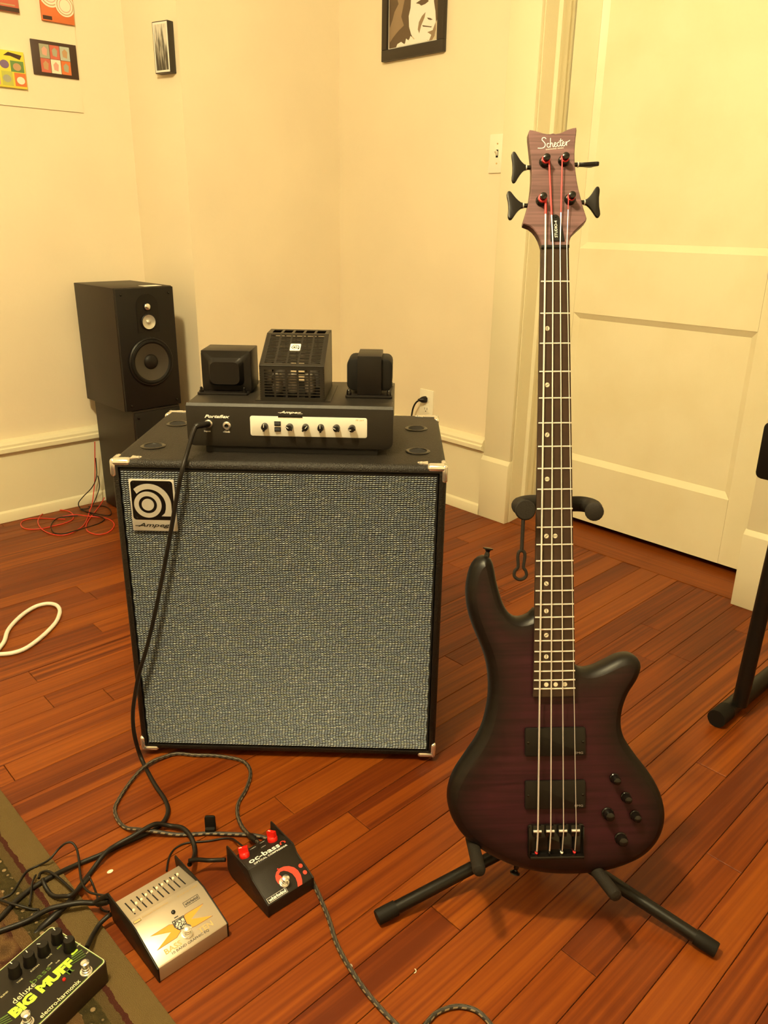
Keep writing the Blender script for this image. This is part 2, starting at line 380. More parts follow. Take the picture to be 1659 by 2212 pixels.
j = struct(MB().box(DX1, DX1 + .02, YR - .004, YD + .05, 0, DTOP).build('trim_5', M['trim'], recalc=False))
struct(MB().box(DX0, DX1, YR - .004, YD + .05, DTOP, DTOP + .02).build('trim_6', M['trim'], recalc=False))
th = struct(MB().prism([(YR + .001, -.01), (YR + .001, .001), (YR + .10, .012), (YD + .05, .012), (YD + .05, -.01)], DX0 + .001, DX1 - .001, 'yzx').build('trim_7', M['threshold']))
struct(MB().box(DX0 - .1, DX1 + .1, YD + .30, YD + .34, 0, 2.2).build('dark_slab_behind_door', M['void'], recalc=False))  # added near-black slab, painting the dark room beyond the door gap
# door
door = struct(MB().box(DX0 + .004, DX1 - .004, YD + .014, YD + .030, .036, 2.03).build('door_1', M['door'], recalc=False))
PX0, PX1 = -1.603, -0.972
LOW, MIDB, MIDT = .250, .764, .972
for nm, b4 in (('stile', (DX0 + .004, PX0, .036, 2.03)), ('stile', (PX1, DX1 - .004, .036, 2.03)), ('rail', (PX0, PX1, .036, LOW)), ('rail', (PX0, PX1, MIDB, MIDT)), ('rail', (PX0, PX1, 1.88, 2.03))):
    MB().box(b4[0] + .0003, b4[1] - .0003, YD, YD + .0145, b4[2], b4[3]).build(nm, M['door'], door, recalc=False)
def sunk_panel(z0, z1):
    mb = MB(); e = .020; d = .013
    a = [(PX0, z0), (PX1, z0), (PX1, z1), (PX0, z1)]; b = [(PX0 + e, z0 + e), (PX1 - e, z0 + e), (PX1 - e, z1 - e), (PX0 + e, z1 - e)]
    mb.add([(x, YD + .001, z) for x, z in a] + [(x, YD + d, z) for x, z in b], [(0, 1, 5, 4), (1, 2, 6, 5), (2, 3, 7, 6), (3, 0, 4, 7), (4, 5, 6, 7)])
    mb.build('panel', M['door'], door, sharp=10, recalc=False)
sunk_panel(LOW, MIDB); sunk_panel(MIDT, 1.88)
kp = hit(WORLD, 1660, 590, 1, YD)
MB().lathe([(.026, 0), (.026, .003), (.020, .006), (.011, .010), (.010, .030), (.020, .036), (.027, .046), (.027, .054), (.020, .062), (.004, .065)], zdir((-.925, YD, kp.z), (0, -1, 0))).build('knob', M['chrome_dull'], door)
# ------------------------------------------------------------------ ceiling lamp
gl = mat('lit_frosted_glass', (1, 1, 1), 0.4, emit=LAMP_COLOR, estr=LAMP_STRENGTH)
lamp = thing('ceiling_lamp', 'round frosted globe ceiling lamp giving warm light, above the room', 'lamp', Matrix.Translation(LAMP_POS))
prof = [(0.085 * math.sin(PI * i / 14), -0.085 * math.cos(PI * i / 14)) for i in range(1, 14)]
MB().lathe(prof, seg=24).build('globe', gl, lamp)
MB().lathe([(.03, .086), (.03, .11), (.012, .12), (.012, .19), (.07, .20), (.075, .235)], seg=24).build('canopy', M['chrome_dull'], lamp)
# ------------------------------------------------------------------ speaker cabinet
CAB = Matrix.Translation((-1.1281, 0.7886, 0.0)) @ rotz(math.radians(46.111))
CW, CD, CZ0, CZ1 = 0.609, 0.395, 0.012, 0.6396
cab = thing('speaker_cabinet', 'large square black bass speaker cabinet with silver woven grille and metal corners', 'speaker cabinet', CAB)
def bevel_box(x0, x1, y0, y1, z0, z1, r, seg=4):
    bm = bmesh.new(); bmesh.ops.create_cube(bm, size=1.0)
    for v in bm.verts: v.co = Vector((x0 if v.co.x < 0 else x1, y0 if v.co.y < 0 else y1, z0 if v.co.z < 0 else z1))
    bmesh.ops.bevel(bm, geom=list(bm.edges), offset=r, segments=seg, profile=0.5, affect='EDGES')
    return bm
bm = bevel_box(-CW / 2, CW / 2, 0, CD, CZ0, CZ1, .011)
ff = max((f for f in bm.faces if f.normal.y < -.99), key=lambda f: f.calc_area())
bmesh.ops.inset_region(bm, faces=[ff], thickness=0.0035)
r = bmesh.ops.extrude_discrete_faces(bm, faces=[ff])
for v in r['faces'][0].verts: v.co.y += .012
me = bpy.data.meshes.new('shell'); bm.to_mesh(me); bm.free(); finish(me, 'shell', M['tolex'], cab)
GX, GZ0, GZ1 = 0.2885, 0.0300, 0.6215
MB().box(-GX, GX, .003, .011, GZ0 - .002, GZ1 + .002).build('grille_board', M['void'], cab, recalc=False)
def grille_weave():
    px, pz = 0.0058, 0.00375
    nx = int(2 * GX / px); nz = int((GZ1 - GZ0) / pz)
    ii, kk = np.meshgrid(np.arange(nx), np.arange(nz)); ii = ii.ravel(); kk = kk.ravel()
    rng = np.random.default_rng(3)
    cx = -GX + px * (ii + 0.5) + (kk % 2) * 0.0 + np.sin(kk * .7) * .0008; cz = GZ0 + pz * (kk + 0.5)
    jit = rng.uniform(-.00025, .00025, len(cx))
    a = 0.0031; h = 0.00062; dp = 0.0012; sl = 0.0007
    base = np.array([(-a, -sl, 0), (-a * .35, -sl * .5 + h, 0), (a * .45, sl * .4 + h, 0), (a, sl, 0), (a * .35, sl * .5 - h, 0), (-a * .45, -sl * .4 - h, 0), (-a * .3, -sl * .2, -dp), (a * .3, sl * .2, -dp)])
    V = np.zeros((len(cx), 8, 3))
    V[:, :, 0] = cx[:, None] + base[:, 0]; V[:, :, 2] = cz[:, None] + base[:, 1] + jit[:, None]; V[:, :, 1] = 0.0026 + base[:, 2]
    F = np.array([(0, 6, 1), (1, 6, 7), (1, 7, 2), (2, 7, 3), (3, 7, 4), (4, 7, 6), (4, 6, 5), (5, 6, 0)])
    Fa = (F[None] + (np.arange(len(cx)) * 8)[:, None, None]).reshape(-1, 3)
    me = bpy.data.meshes.new('grille_cloth')
    me.vertices.add(len(cx) * 8); me.vertices.foreach_set('co', V.ravel())
    me.loops.add(Fa.size); me.loops.foreach_set('vertex_index', Fa.ravel().astype(np.int32))
    me.polygons.add(len(Fa)); me.polygons.foreach_set('loop_start', np.arange(0, Fa.size, 3, dtype=np.int32))
    me.update(calc_edges=True); me.validate()
    return me
def thread_mat():
    m, nt, b = nt_new('silver_woven_thread')
    geo = N(nt, 'ShaderNodeNewGeometry')
    r = ramp(nt, [(0.0, (0.34, 0.40, 0.52)), (0.5, (0.46, 0.52, 0.62)), (0.85, (0.52, 0.54, 0.48)), (1.0, (0.85, 0.88, 0.92))]); L(nt, geo.outputs['Random Per Island'], r.inputs['Fac'])
    L(nt, r.outputs['Color'], b.inputs['Base Color']); b.inputs['Roughness'].default_value = 0.38; b.inputs['Metallic'].default_value = 0.25
    return m
o = finish(grille_weave(), 'grille_cloth', thread_mat(), cab, 60); o['kind'] = 'stuff'
# corner protectors
def corner(sx, fy, top):
    mb = bmesh.new(); T = 0.0016; r = 0.0115
    def add(x0, x1, y0, y1, z0, z1):
        b = bevel_box(x0, x1, y0, y1, z0, z1, min(r, (y1 - y0) * .48, (z1 - z0) * .48, (x1 - x0) * .48), 3)
        me = bpy.data.meshes.new('t'); b.to_mesh(me); b.free(); mb.from_mesh(me); bpy.data.meshes.remove(me)
    xe = CW / 2 + T; zt = CZ1 + T if top else CZ0 - T
    def box3(lx, ly, lz):
        xs = sorted((sx * xe, sx * (xe - lx))); ys = (-T, ly - T) if fy else (CD + T - ly, CD + T)
        zs = (zt - lz, zt) if top else (zt, zt + lz)
        add(*xs, *ys, *zs)
    box3(.038, .0215, .0135); box3(.0135, .042, .0135); box3(.0115, .0125, .034)
    me = bpy.data.meshes.new('corner_protector'); mb.to_mesh(me); mb.free()
    o = finish(me, 'corner_protector', M['chrome'], cab)
    if top:
        m2 = MB(); yc = .016 if fy else CD - .016
        pts = [(sx * (xe - .036), yc + .010), (sx * (xe - .044), yc + .0065)] + [(sx * (xe - .049) - sx * .0065 * math.sin(a), yc + .0065 * math.cos(a)) for a in [PI * k / 6 for k in range(7)]] + [(sx * (xe - .044), yc - .0065), (sx * (xe - .036), yc - .010)]
        m2.prism(pts, CZ1 - .0005, CZ1 + T)
        m2.lathe([(.0038, 0), (.0036, .0012), (.002, .0018)], at((sx * (xe - .048), yc, CZ1 + T)), seg=10)
        m2.build('rivet_tongue', M['chrome'], o)
for sx in (-1, 1):
    for fy in (True, False): corner(sx, fy, True)
    corner(sx, True, False)
# stacking cups on the top, near-black discs painting the shade of their hollows
for x, y in ((-.253, .094), (.253, .093), (-.253, .270), (.253, .268), (-.061, .098), (.061, .098), (-.061, .270), (.061, .270)):
    T = at((x, y, CZ1))
    o = MB().lathe([(.0235, -.0005), (.0235, .0012), (.0205, .0026), (.0178, .0022), (.0165, .0010), (.0162, .0006)], T, seg=28, cap0=False, cap1=False).build('stacking_cup', M['black_gloss'], cab)
    MB().lathe([(.0164, .0004), (.0164, .0009)], T, seg=24).build('cup_dark_disc', M['void'], o)
for x in (-.25, .25):
    for y in (.05, .34):
        MB().lathe(cyl(.017, .0118, 0.0), at((x, y, 0)), seg=16).build('foot', M['black_matt'], cab)
# logo badge on the grille
YB = -.0022
bd = MB().prism(round_rect(-.2735, -.1905, .5040, .6045, .002), YB, YB + .004, 'xzy').build('logo_badge', M['chrome_dull'], cab, bevel=.0008)
def flat(poly, y): return [(p[0], y, p[1]) for p in poly]
MB().prism(round_rect(-.2705, -.1935, .5262, .6020, .006), YB - .0004, YB + .002, 'xzy').build('black_field', M['black_gloss'], bd)
lg = MB(); cxl, czl = -.2412, .5560
def ring(mb, cx, cz, r0, r1, y0, y1, n=40):
    a = circle_pts(cx, cz, r0, n); b = circle_pts(cx, cz, r1, n)
    v = [(p[0], y, p[1]) for y in (y0, y1) for q in (a, b) for p in q]
    f = []
    for i in range(n):
        k = (i + 1) % n
        f += [(i, k, n + k, n + i), (n + i, n + k, 3 * n + k, 3 * n + i), (2 * n + i, i, k, 2 * n + k)]
    mb.add(v, f)
lg.prism(circle_pts(cxl, czl, .0113, 32), YB - .0016, YB, 'xzy')
ring(lg, cxl, czl, .0168, .0252, YB - .0016, YB)
outer = circle_pts(cxl + .003, czl, .0402, 22, 0, math.radians(132), True); inner = circle_pts(cxl + .003, czl, .0302, 22, math.radians(136), 0, True)
arc = outer + inner + [(cxl + .0325, czl - .008), (cxl + .030, czl - .016), (cxl + .0235, czl - .0220), (cxl + .0435, czl - .0220), (cxl + .0430, czl - .010)]
lg.prism(arc, YB - .0016, YB, 'xzy'); lg.build('emblem', M['chrome_dull'], bd)
text('lettering', 'Ampeg', 0.012, (-.2335, YB - .0002, .5148), (1, 0, 0), (0, 0, 1), M['black_print'], bd, width=.060, height=.0100, bold=.02, shear=.35)
for b6 in ((-.2685, -.2525, YB - .0005, YB, .5138, .5150), (-.2160, -.1985, YB - .0005, YB, .5120, .5130)): MB().box(*b6).build('lettering_dash', M['black_print'], bd, recalc=False)
for x, z in ((-.2645, .5985), (-.1995, .5975), (-.264, .5300)):
    MB().lathe([(.0018, 0), (.0016, .0008), (.0006, .0011)], zdir((x, YB - .0004, z), (0, -1, 0)), seg=10).build('rivet', M['black_satin'], bd)
# ------------------------------------------------------------------ amplifier head on the cabinet
HEAD = CAB @ Matrix.Translation((.0145, .0601, 0)) @ rotz(-.0106)
amp = thing('amplifier_head', 'small black valve amplifier head standing on the big speaker cabinet', 'amplifier', HEAD @ Matrix.Translation((0, 0, CZ1)))
class Sub:            # parts of the amplifier are written in HEAD coordinates with z measured from the floor
    pass
ampI = Matrix.Translation((0, 0, -CZ1))
def amp_build(mb, name, m, parent=None, **k):
    o = mb.build(name, m, None, **k)
    if parent is None or parent is amp: o.parent = amp; o.matrix_local = ampI
    else: o.parent = parent
    return o
HW, HZ0, HT, HD = .191, .6520, .7321, .2305
def chassis_profile(hw, z0, z1, r):
    return [(hw, z1)] + [(-hw, z1)] + circle_pts(-hw + r, z0 + r, r, 6, PI, 1.5 * PI, True) + circle_pts(hw - r, z0 + r, r, 6, 1.5 * PI, 2 * PI, True)
ch = amp_build(MB().prism(chassis_profile(HW - .002, HZ0 + .002, HT, .012), .004, HD, 'xzy'), 'chassis', M['amp_paint'], bevel=.0015)
fp = MB(); fp.prism(chassis_profile(HW, HZ0, HT - .0045, .014), -.001, .004, 'xzy')
fr = amp_build(fp, 'front_plate', M['amp_paint'], bevel=.001)
mb = MB().prism([(-.0012, HT - .0046), (.0035, HT + .0002), (.0062, HT + .0004), (.006, HT - .004)], -HW + .001, HW - .001, 'yzx')
amp_build(mb, 'top_edge', M['amp_paint'], fr)
for x in (-.15, .15):
    for y in (.03, .20): amp_build(MB().lathe(cyl(.014, HZ0 - CZ1 + .002, CZ1), at((x, y, 0)), seg=14), 'rubber_foot', M['black_matt'])
amp_build(MB().box(-.158, .162, .002, .020, CZ1 + .0006, HZ0 + .002), 'base_rail', M['black_matt'], recalc=False)
panel = amp_build(MB().prism(round_rect(-.0727, .1432, .6737, .7112, .004), -.0022, .0, 'xzy'), 'control_panel', M['silver_panel'], bevel=.0005)
def knob(x, z, ang, parent, fname='knob'):
    mb = MB().lathe([(.0062, 0), (.0062, .004), (.0055, .010), (.0052, .0135), (.0045, .0142)], zdir((x, -.0022, z), (0, -1, 0)), seg=18)
    T = frame((x, -.0022, z), (math.cos(ang), 0, math.sin(ang)), (math.sin(ang), 0, -math.cos(ang)), (0, -1, 0))
    mb.box(-.0068, .0068, -.0016, .0016, .006, .0155, T)
    o = amp_build(mb, fname, M['black_satin'], parent, bevel=0)
    MB().box(.001, .0069, -.0005, .0005, .0150, .0158, T).build('pointer', M['white_print'], o, recalc=False)
for x, ang in ((-.0453, 1.5), (.0009, 2.6), (.0299, .85), (.0581, 1.6), (.0870, 2.6), (.1157, 3.2)): knob(x, .6926, ang, panel)
for z in (.6978, .6868):
    o = amp_build(MB().box(-.0278, -.0160, -.0032, -.002, z - .0042, z + .0042), 'rocker_switch', M['black_satin'], panel, recalc=False)
    MB().prism([(-.0032, z - .0032), (-.0072, z - .001), (-.0036, z + .0034)], -.0268, -.0170, 'yzx').build('paddle', M['black_matt'], o)
for k, (x, z) in enumerate(((-.1502, .6946), (-.1162, .6917))):
    o = amp_build(MB().lathe([(.0075, 0), (.0078, .002), (.0062, .004), (.0040, .0042), (.0036, .0008)], zdir((x, -.001, z), (0, -1, 0)), seg=20, cap1=False), 'input_jack', M['chrome'], fr)
    MB().lathe([(.0037, .001), (.0037, .0013)], zdir((x, -.001, z), (0, -1, 0)), seg=16).build('jack_hole', M['void'], o)
XD, ZD = (1, 0, 0), (0, 0, 1)
text('lettering', 'Ampeg', .01, (.0024, -.0012, .7185), XD, ZD, M['white_print'], fr, width=.040, height=.0058, bold=.03, shear=.4)
for b6 in ((-.0205, -.0110, -.0014, -.0012, .7178, .7185), (.0150, .0245, -.0014, -.0012, .7165, .7172)): MB().box(*b6).build('lettering_dash', M['white_print'], fr, recalc=False)
text('lettering', 'Portaflex', .01, (-.1333, -.0012, .7085), XD, ZD, M['white_print'], fr, width=.047, height=.0062, bold=.03, shear=.4)
text('lettering', 'Input', .005, (-.1530, -.0012, .6800), XD, ZD, M['white_print'], fr, width=.0120, height=.0036, bold=.02)
text('lettering', '-15dB', .005, (-.1174, -.0012, .6800), XD, ZD, M['white_print'], fr, width=.0125, height=.0036, bold=.02)
text('lettering', 'PF-50T', .004, (.1300, -.0023, .7070), XD, ZD, M['gold_print'], panel, width=.0150, height=.0030)
amp_build(MB().box(-.0205, .0245, -.0030, -.002, .7098, .7128), 'name_bar', M['black_satin'], fr, recalc=False)
# left transformer: laminated core with a pressed bell cover
t1 = amp_build(MB().prism(round_rect(-.1880, -.0900, .074, .182, .004), HT, HT + .004), 'transformer', M['black_satin'], bevel=.0008)
MB().box(-.1815, -.0865, .096, .172, HT + .004, .8135).build('lamination_core', M['black_satin'], t1, bevel=.0015)
mb = MB()
def bell(mb, x0, x1, z0, z1, y, out, ins, pw):
    a = round_rect(x0, x1, z0, z1, .006, 4); b = round_rect(x0 + ins, x1 - ins, z0 + ins * .7, z1 - ins, .010, 4); c = round_rect(x0 + pw, x1 - pw, z0 + pw * .7, z1 - pw, .010, 4)
    n = len(a); v = flat(a, y) + flat(b, y - out * .15) + flat(c, y - out); f = []
    for L0 in (0, n):
        f += [(L0 + i, L0 + (i + 1) % n, L0 + n + (i + 1) % n, L0 + n + i) for i in range(n)]
    f.append(tuple(range(2 * n, 3 * n))); mb.add(v, f)
bell(mb, -.1815, -.0865, HT + .006, .8135, .096, .015, .013, .0195); mb.build('bell_cover', M['black_satin'], t1, sharp=50)
for x in (-.181, -.098):
    for y in (.082, .176):
        MB().lathe([(.0045, HT + .004), (.0045, HT + .008), (.0028, HT + .008), (.0028, HT + .013), (.0012, HT + .0145)], at((x, y, 0)), seg=8).build('bolt', M['black_gloss'], t1)
# right transformer: wrapped coil between a strap frame
t2 = amp_build(MB().prism(round_rect(.0975, .1870, .070, .180, .004), HT, HT + .005), 'transformer', M['black_satin'], bevel=.0008)
MB().box(.1195, .1655, .078, .168, HT + .005, .8110).build('core_strap', M['black_satin'], t2, bevel=.0012)
mb = MB(); mb.prism(round_rect(.0995, .1855, HT + .012, .8045, .012, 5), .086, .160, 'xzy'); mb.build('coil_wrap', M['black_matt'], t2, bevel=.003)
for x in (.104, .181):
    for y in (.078, .172):
        MB().lathe([(.0048, HT + .005), (.0048, HT + .009), (.0042, HT + .013), (.0022, HT + .0155)], at((x, y, 0)), seg=10).build('dome_nut', M['black_gloss'], t2)
# valve cage
A, B_, D_, E_ = (.031, HT), (.031, .7985), (.128, .8440), (.178, .8455)      # (y, z) knees of its profile
CX0, CX1 = -.0580, .0620
def grid_panel(p, q, x0, x1, cols, rows, mx, mt, mbt, colgap, bar):
    """a sheet from p to q (y, z) across x0..x1, pierced by cols x rows slots"""
    mb = MB(); P = Vector((0, *p)); Q = Vector((0, *q)); d = (Q - P); ln = d.length; d.normalize(); nrm = Vector((0, -d.z, d.y)) * -1
    T = frame((0, p[0], p[1]), (1, 0, 0), d, Vector((1, 0, 0)).cross(d)); th = .0012
    def b(xa, xb, a, c): mb.box(xa, xb, a, c, -th, 0, T)
    b(x0, x0 + mx, 0, ln); b(x1 - mx, x1, 0, ln); b(x0 + mx, x1 - mx, 0, mbt); b(x0 + mx, x1 - mx, ln - mt, ln)
    cw = (x1 - x0 - 2 * mx - (cols - 1) * colgap) / cols
    for i in range(1, cols): xa = x0 + mx + i * cw + (i - 1) * colgap; b(xa, xa + colgap, mbt, ln - mt)
    ph = (ln - mt - mbt) / rows
    for k in range(1, rows):
        for i in range(cols):
            xa = x0 + mx + i * (cw + colgap); b(xa, xa + cw, mbt + k * ph - bar / 2, mbt + k * ph + bar / 2)
    return mb
cage = amp_build(grid_panel(A, B_, CX0, CX1, 5, 10, .0085, .0075, .0075, .0035, .0022), 'valve_cage', M['amp_paint'], recalc=False)
grid_panel(B_, D_, CX0, CX1, 5, 19, .0085, .006, .008, .0035, .0030).build('sloped_top', M['amp_paint'], cage, recalc=False)
grid_panel(D_, E_, CX0, CX1, 5, 1, .0085, .012, .006, .0045, .002).build('flat_top', M['amp_paint'], cage, recalc=False)
grid_panel(E_, (.183, HT), CX0, CX1, 5, 12, .0085, .0075, .0075, .0035, .0024).build('back_panel', M['amp_paint'], cage, recalc=False)
MB().tube([(CX0, B_[0] + .0006, B_[1] - .0004), (CX1, B_[0] + .0006, B_[1] - .0004)], .0012, 8).build('folded_edge', M['amp_paint'], cage)
def perf_mat():
    m, nt, b = nt_new('perforated_sheet')
    geo = N(nt, 'ShaderNodeTexCoord'); mp = N(nt, 'ShaderNodeMapping'); mp.inputs['Rotation'].default_value = (math.radians(35), 0, 0); mp.inputs['Scale'].default_value = (1, 1, 1)
    L(nt, geo.outputs['Object'], mp.inputs['Vector'])
    wv = N(nt, 'ShaderNodeTexWave', bands_direction='Z'); wv.inputs['Scale'].default_value = 90; L(nt, mp.outputs[0], wv.inputs['Vector'])
    r = ramp(nt, [(0.45, (0.006, 0.005, 0.004)), (0.6, (0.10, 0.08, 0.06))]); L(nt, wv.outputs['Fac'], r.inputs['Fac']); L(nt, r.outputs['Color'], b.inputs['Base Color'])
    b.inputs['Roughness'].default_value = .4
    return m
M['perf'] = perf_mat()
side = [A, B_, D_, E_, (.183, HT)]
for x in (CX0 + .0005, CX1 - .0017): MB().prism(side, x, x + .0012, 'yzx').build('perforated_side', M['perf'], cage)
for x0, x1 in ((CX0 - .010, CX0), (CX1, CX1 + .011)): MB().box(x0, x1, .031, .186, HT, HT + .0015).build('mounting_flange', M['amp_paint'], cage, recalc=False)
MB().box(CX0 + .003, CX1 - .003, .036, .176, HT + .0003, HT + .002).build('inner_dark_sheet', M['void'], cage, recalc=False)  # near-black sheet over the chassis, painting the darkness inside the cage
glass = mat('valve_glass', (0.30, 0.26, 0.22), 0.08, 0.3)
for x, y, r, h in ((-.03, .060, .011, .050), (0, .060, .011, .050), (.032, .060, .011, .050), (-.032, .125, .019, .085), (.032, .125, .019, .085)):
    o = amp_build(MB().lathe([(r * .9, HT + .012), (r, HT + .02), (r, HT + h * .8), (r * .8, HT + h * .92), (r * .3, HT + h)], at((x, y, 0)), seg=14), 'valve', glass)
    MB().lathe(cyl(r * .95, .012, HT), at((x, y, 0)), seg=14).build('valve_base', M['black_matt'], o)
# little logo plate on the sloped top
dS = (Vector((0, *D_)) - Vector((0, *B_))).normalized(); nS = Vector((1, 0, 0)).cross(dS)
TS = frame((.0025, B_[0], B_[1]), (1, 0, 0), dS, nS); ps = .058
pl = MB().prism(round_rect(-.0098, .0098, ps - .011, ps + .011, .002), .0003, .002, T=TS).build('logo_plate', M['white_print'], cage)
mb = MB()
def ring2(mb, T, cx, cy, r0, r1, z, a0=0, a1=2 * PI, n=24):
    a = circle_pts(cx, cy, r0, n, a0, a1, True); b = circle_pts(cx, cy, r1, n, a0, a1, True)
    mb.add([T @ Vector((p[0], p[1], z)) for p in a + b], [(i, i + 1, n + i + 1, n + i) for i in range(n - 1)])
mb.poly([TS @ Vector((p[0], p[1], .0022)) for p in circle_pts(-.0015, ps - .001, .0024, 16)])
ring2(mb, TS, -.0015, ps - .001, .0042, .0056, .0022); ring2(mb, TS, -.0008, ps - .001, .0072, .0086, .0022, 0, 2.2)
mb.add([TS @ Vector(p) for p in ((.0064, ps - .001, .0022), (.0078, ps - .001, .0022), (.0078, ps - .007, .0022), (.0040, ps - .007, .0022))], [(0, 1, 2, 3)])
mb.build('emblem', M['black_print'], pl, recalc=False)
# ------------------------------------------------------------------ stacked loudspeakers in the corner
M['spk_vinyl'] = mat('dark_brown_vinyl', (0.016, 0.010, 0.0065), 0.45, bump=0.1, bscale=300, spec=.3)
M['spk_front'] = mat('black_baffle', (0.007, 0.0055, 0.0045), 0.5, spec=.25)
M['cone'] = mat('grey_paper_cone', (0.034, 0.028, 0.021), 0.5)
SPK = Matrix.Translation((-2.5685, 1.2775, .415)) @ rotz(math.radians(91.6))
spk = thing('loudspeaker', 'dark three-way bookshelf loudspeaker with bare round cones, stacked on a narrower box', 'speaker', SPK)
SW, SD, SH = .216, .305, .4133
MB().box(-SW / 2, SW / 2, .012, SD, 0, SH).build('enclosure', M['spk_vinyl'], spk, bevel=.002)
bf = MB().box(-SW / 2 + .002, SW / 2 - .002, .0, .012, .002, SH - .002).build('baffle', M['spk_front'], spk, bevel=.002)
def fsp(px, py): return hit(SPK, px, py, 1, 0.0)
q = lambda x, y: (130 + x / 3.687, 580 + y / 3.687)
wf = fsp(*q(722, 742)); md = fsp(*q(699, 424)); tw = fsp(*q(690, 304))
def ddisk(nm, c, prof, m, parent, seg=36): return MB().lathe(prof, zdir((c.x, 0, c.z), (0, -1, 0)), seg=seg, cap0=False, cap1=prof[-1][0] < .005).build(nm, m, parent)
wo = ddisk('woofer', wf, [(.0830, -.001), (.0830, .006), (.0790, .009), (.0760, .008)], M['black_satin'], spk)
ddisk('surround', wf, [(.0770, .008), (.0740, .0120), (.0690, .0130), (.0650, .0105), (.0630, .0090)], M['black_matt'], wo)
ddisk('cone', wf, [(.0640, .0095), (.050, .0055), (.030, .0015), (.024, .0008)], M['cone'], wo)
ddisk('dust_cap', wf, [(.0260, .0010), (.0245, .0045), (.0190, .0085), (.0110, .0115), (.003, .0125)], M['spk_front'], wo)
mo = ddisk('midrange_driver', md, [(.0275, -.001), (.0275, .006), (.0250, .0075), (.0235, .0066)], M['black_satin'], spk)
ddisk('dome', md, [(.0238, .0080), (.018, .0050), (.010, .0026), (.0085, .0028), (.007, .0066), (.003, .0095)], mat('silver_cone', (.56, .54, .48), .30, .5), mo)
to = ddisk('tweeter', tw, [(.0140, -.001), (.0140, .004), (.0118, .005), (.0110, .003)], M['black_satin'], spk)
ddisk('dome', tw, [(.0115, .001), (.0105, .005), (.006, .008), (.002, .009)], M['chrome'], to)
fpn = MB(); zc = (md.z + tw.z) / 2
fpn.prism(circle_pts(tw.x, tw.z + .002, .040, 16, 0, PI, True) + [(tw.x - .040, md.z - .035), (tw.x + .040, md.z - .035)], -.0018, 0, 'xzy'); fpn.build('driver_plate', M['black_satin'], spk)
for x, z in ((-.088, SH - .022), (.088, SH - .022), (.088, .02), (-.088, .02)):
    MB().lathe([(.004, 0), (.004, .002), (.002, .003)], zdir((x, 0, z), (0, -1, 0)), seg=8).build('grille_peg', M['black_gloss'], spk)
MB().box(.010, .075, .018, .060, SH, SH + .0006).build('paper_slip', M['white_print'], spk, recalc=False)
low = thing('loudspeaker', 'narrower dark speaker box standing on the floor under the bookshelf loudspeaker', 'speaker', Matrix.Translation((-2.5685, 1.2855, 0)) @ rotz(math.radians(91.6)))
MB().box(-.092, .092, .006, .296, .003, .4145).build('enclosure', M['spk_vinyl'], low, bevel=.002)
MB().box(-.088, .088, -.004, .006, .010, .408).build('baffle', M['spk_front'], low, bevel=.002)
for z in (.39, .02):
    for x in (-.076, .076): MB().lathe([(.005, 0), (.005, .003), (.003, .004)], zdir((x, -.004, z), (0, -1, 0)), seg=8).build('grille_peg', M['black_gloss'], low)
for x in (-.07, .07):
    for y in (.03, .26): MB().lathe(cyl(.012, .0035, 0), at((x, y, 0)), seg=10).build('foot', M['black_matt'], low)
# ------------------------------------------------------------------ bass guitar
B_NUT = Vector((-0.7186, 1.0002, 1.0186)); B_DN = Vector((0.2328, -0.1819, -0.9554)).normalized(); B_SD = Vector((0.6583, 0.7525, 0.0172))
B_SD = (B_SD - B_DN * B_SD.dot(B_DN)).normalized(); B_N = B_DN.cross(B_SD)
SCALE = 0.8636; S0 = 0.933
BASS = frame(B_NUT + B_DN * S0, B_SD, -B_DN, B_N)          # x to the right of the neck, y up the neck, z out of the face; z = 0 on the frets
bass = thing('bass_guitar', 'dark purple four-string electric bass guitar with a black edge burst, upright on a stand', 'bass guitar', BASS)
def bp(px, py, off=0.0): v = hit(BASS, px, py, 2, off); return (v.x, v.y)
def fy(n): return S0 - SCALE * (1 - 2 ** (-n / 12))
def burst_mat(name, cin, cmid, cout, rough, bumpy=0.0):
    m, nt, b = nt_new(name)
    atn = N(nt, 'ShaderNodeAttribute'); atn.attribute_name = 'burst'
    tc = N(nt, 'ShaderNodeTexCoord'); mp = N(nt, 'ShaderNodeMapping'); mp.inputs['Scale'].default_value = (5, 130, 5); L(nt, tc.outputs['Object'], mp.inputs['Vector'])
    nz = N(nt, 'ShaderNodeTexNoise'); nz.inputs['Scale'].default_value = 1.0; nz.inputs['Detail'].default_value = 3; nz.inputs['Distortion'].default_value = 0.8; L(nt, mp.outputs[0], nz.inputs['Vector'])
    r = ramp(nt, [(0.0, cout), (0.45, cmid), (1.0, cin)]); L(nt, atn.outputs['Fac'], r.inputs['Fac'])
    r2 = ramp(nt, [(0.35, (0.62, 0.62, 0.62)), (0.65, (1.2, 1.2, 1.2))]); L(nt, nz.outputs['Fac'], r2.inputs['Fac'])
    mx = N(nt, 'ShaderNodeMix', data_type='RGBA', blend_type='MULTIPLY'); mx.inputs[0].default_value = 1.0
    L(nt, r.outputs['Color'], mx.inputs[6]); L(nt, r2.outputs['Color'], mx.inputs[7]); L(nt, mx.outputs[2], b.inputs['Base Color'])
    b.inputs['Roughness'].default_value = rough; b.inputs['Specular IOR Level'].default_value = .26
    return m
M['burst'] = burst_mat('purple_burst_flame_maple', (0.030, 0.0058, 0.0105), (0.018, 0.0042, 0.0062), (0.004, 0.0030, 0.0024), 0.40)
M['burst_head_lit'] = burst_mat('lit_purple_stain_flame_maple', (0.140, 0.076, 0.080), (0.12, 0.063, 0.064), (0.05, 0.028, 0.024), 0.45)  # same stain as the body, lamp light on the tilted headstock painted in
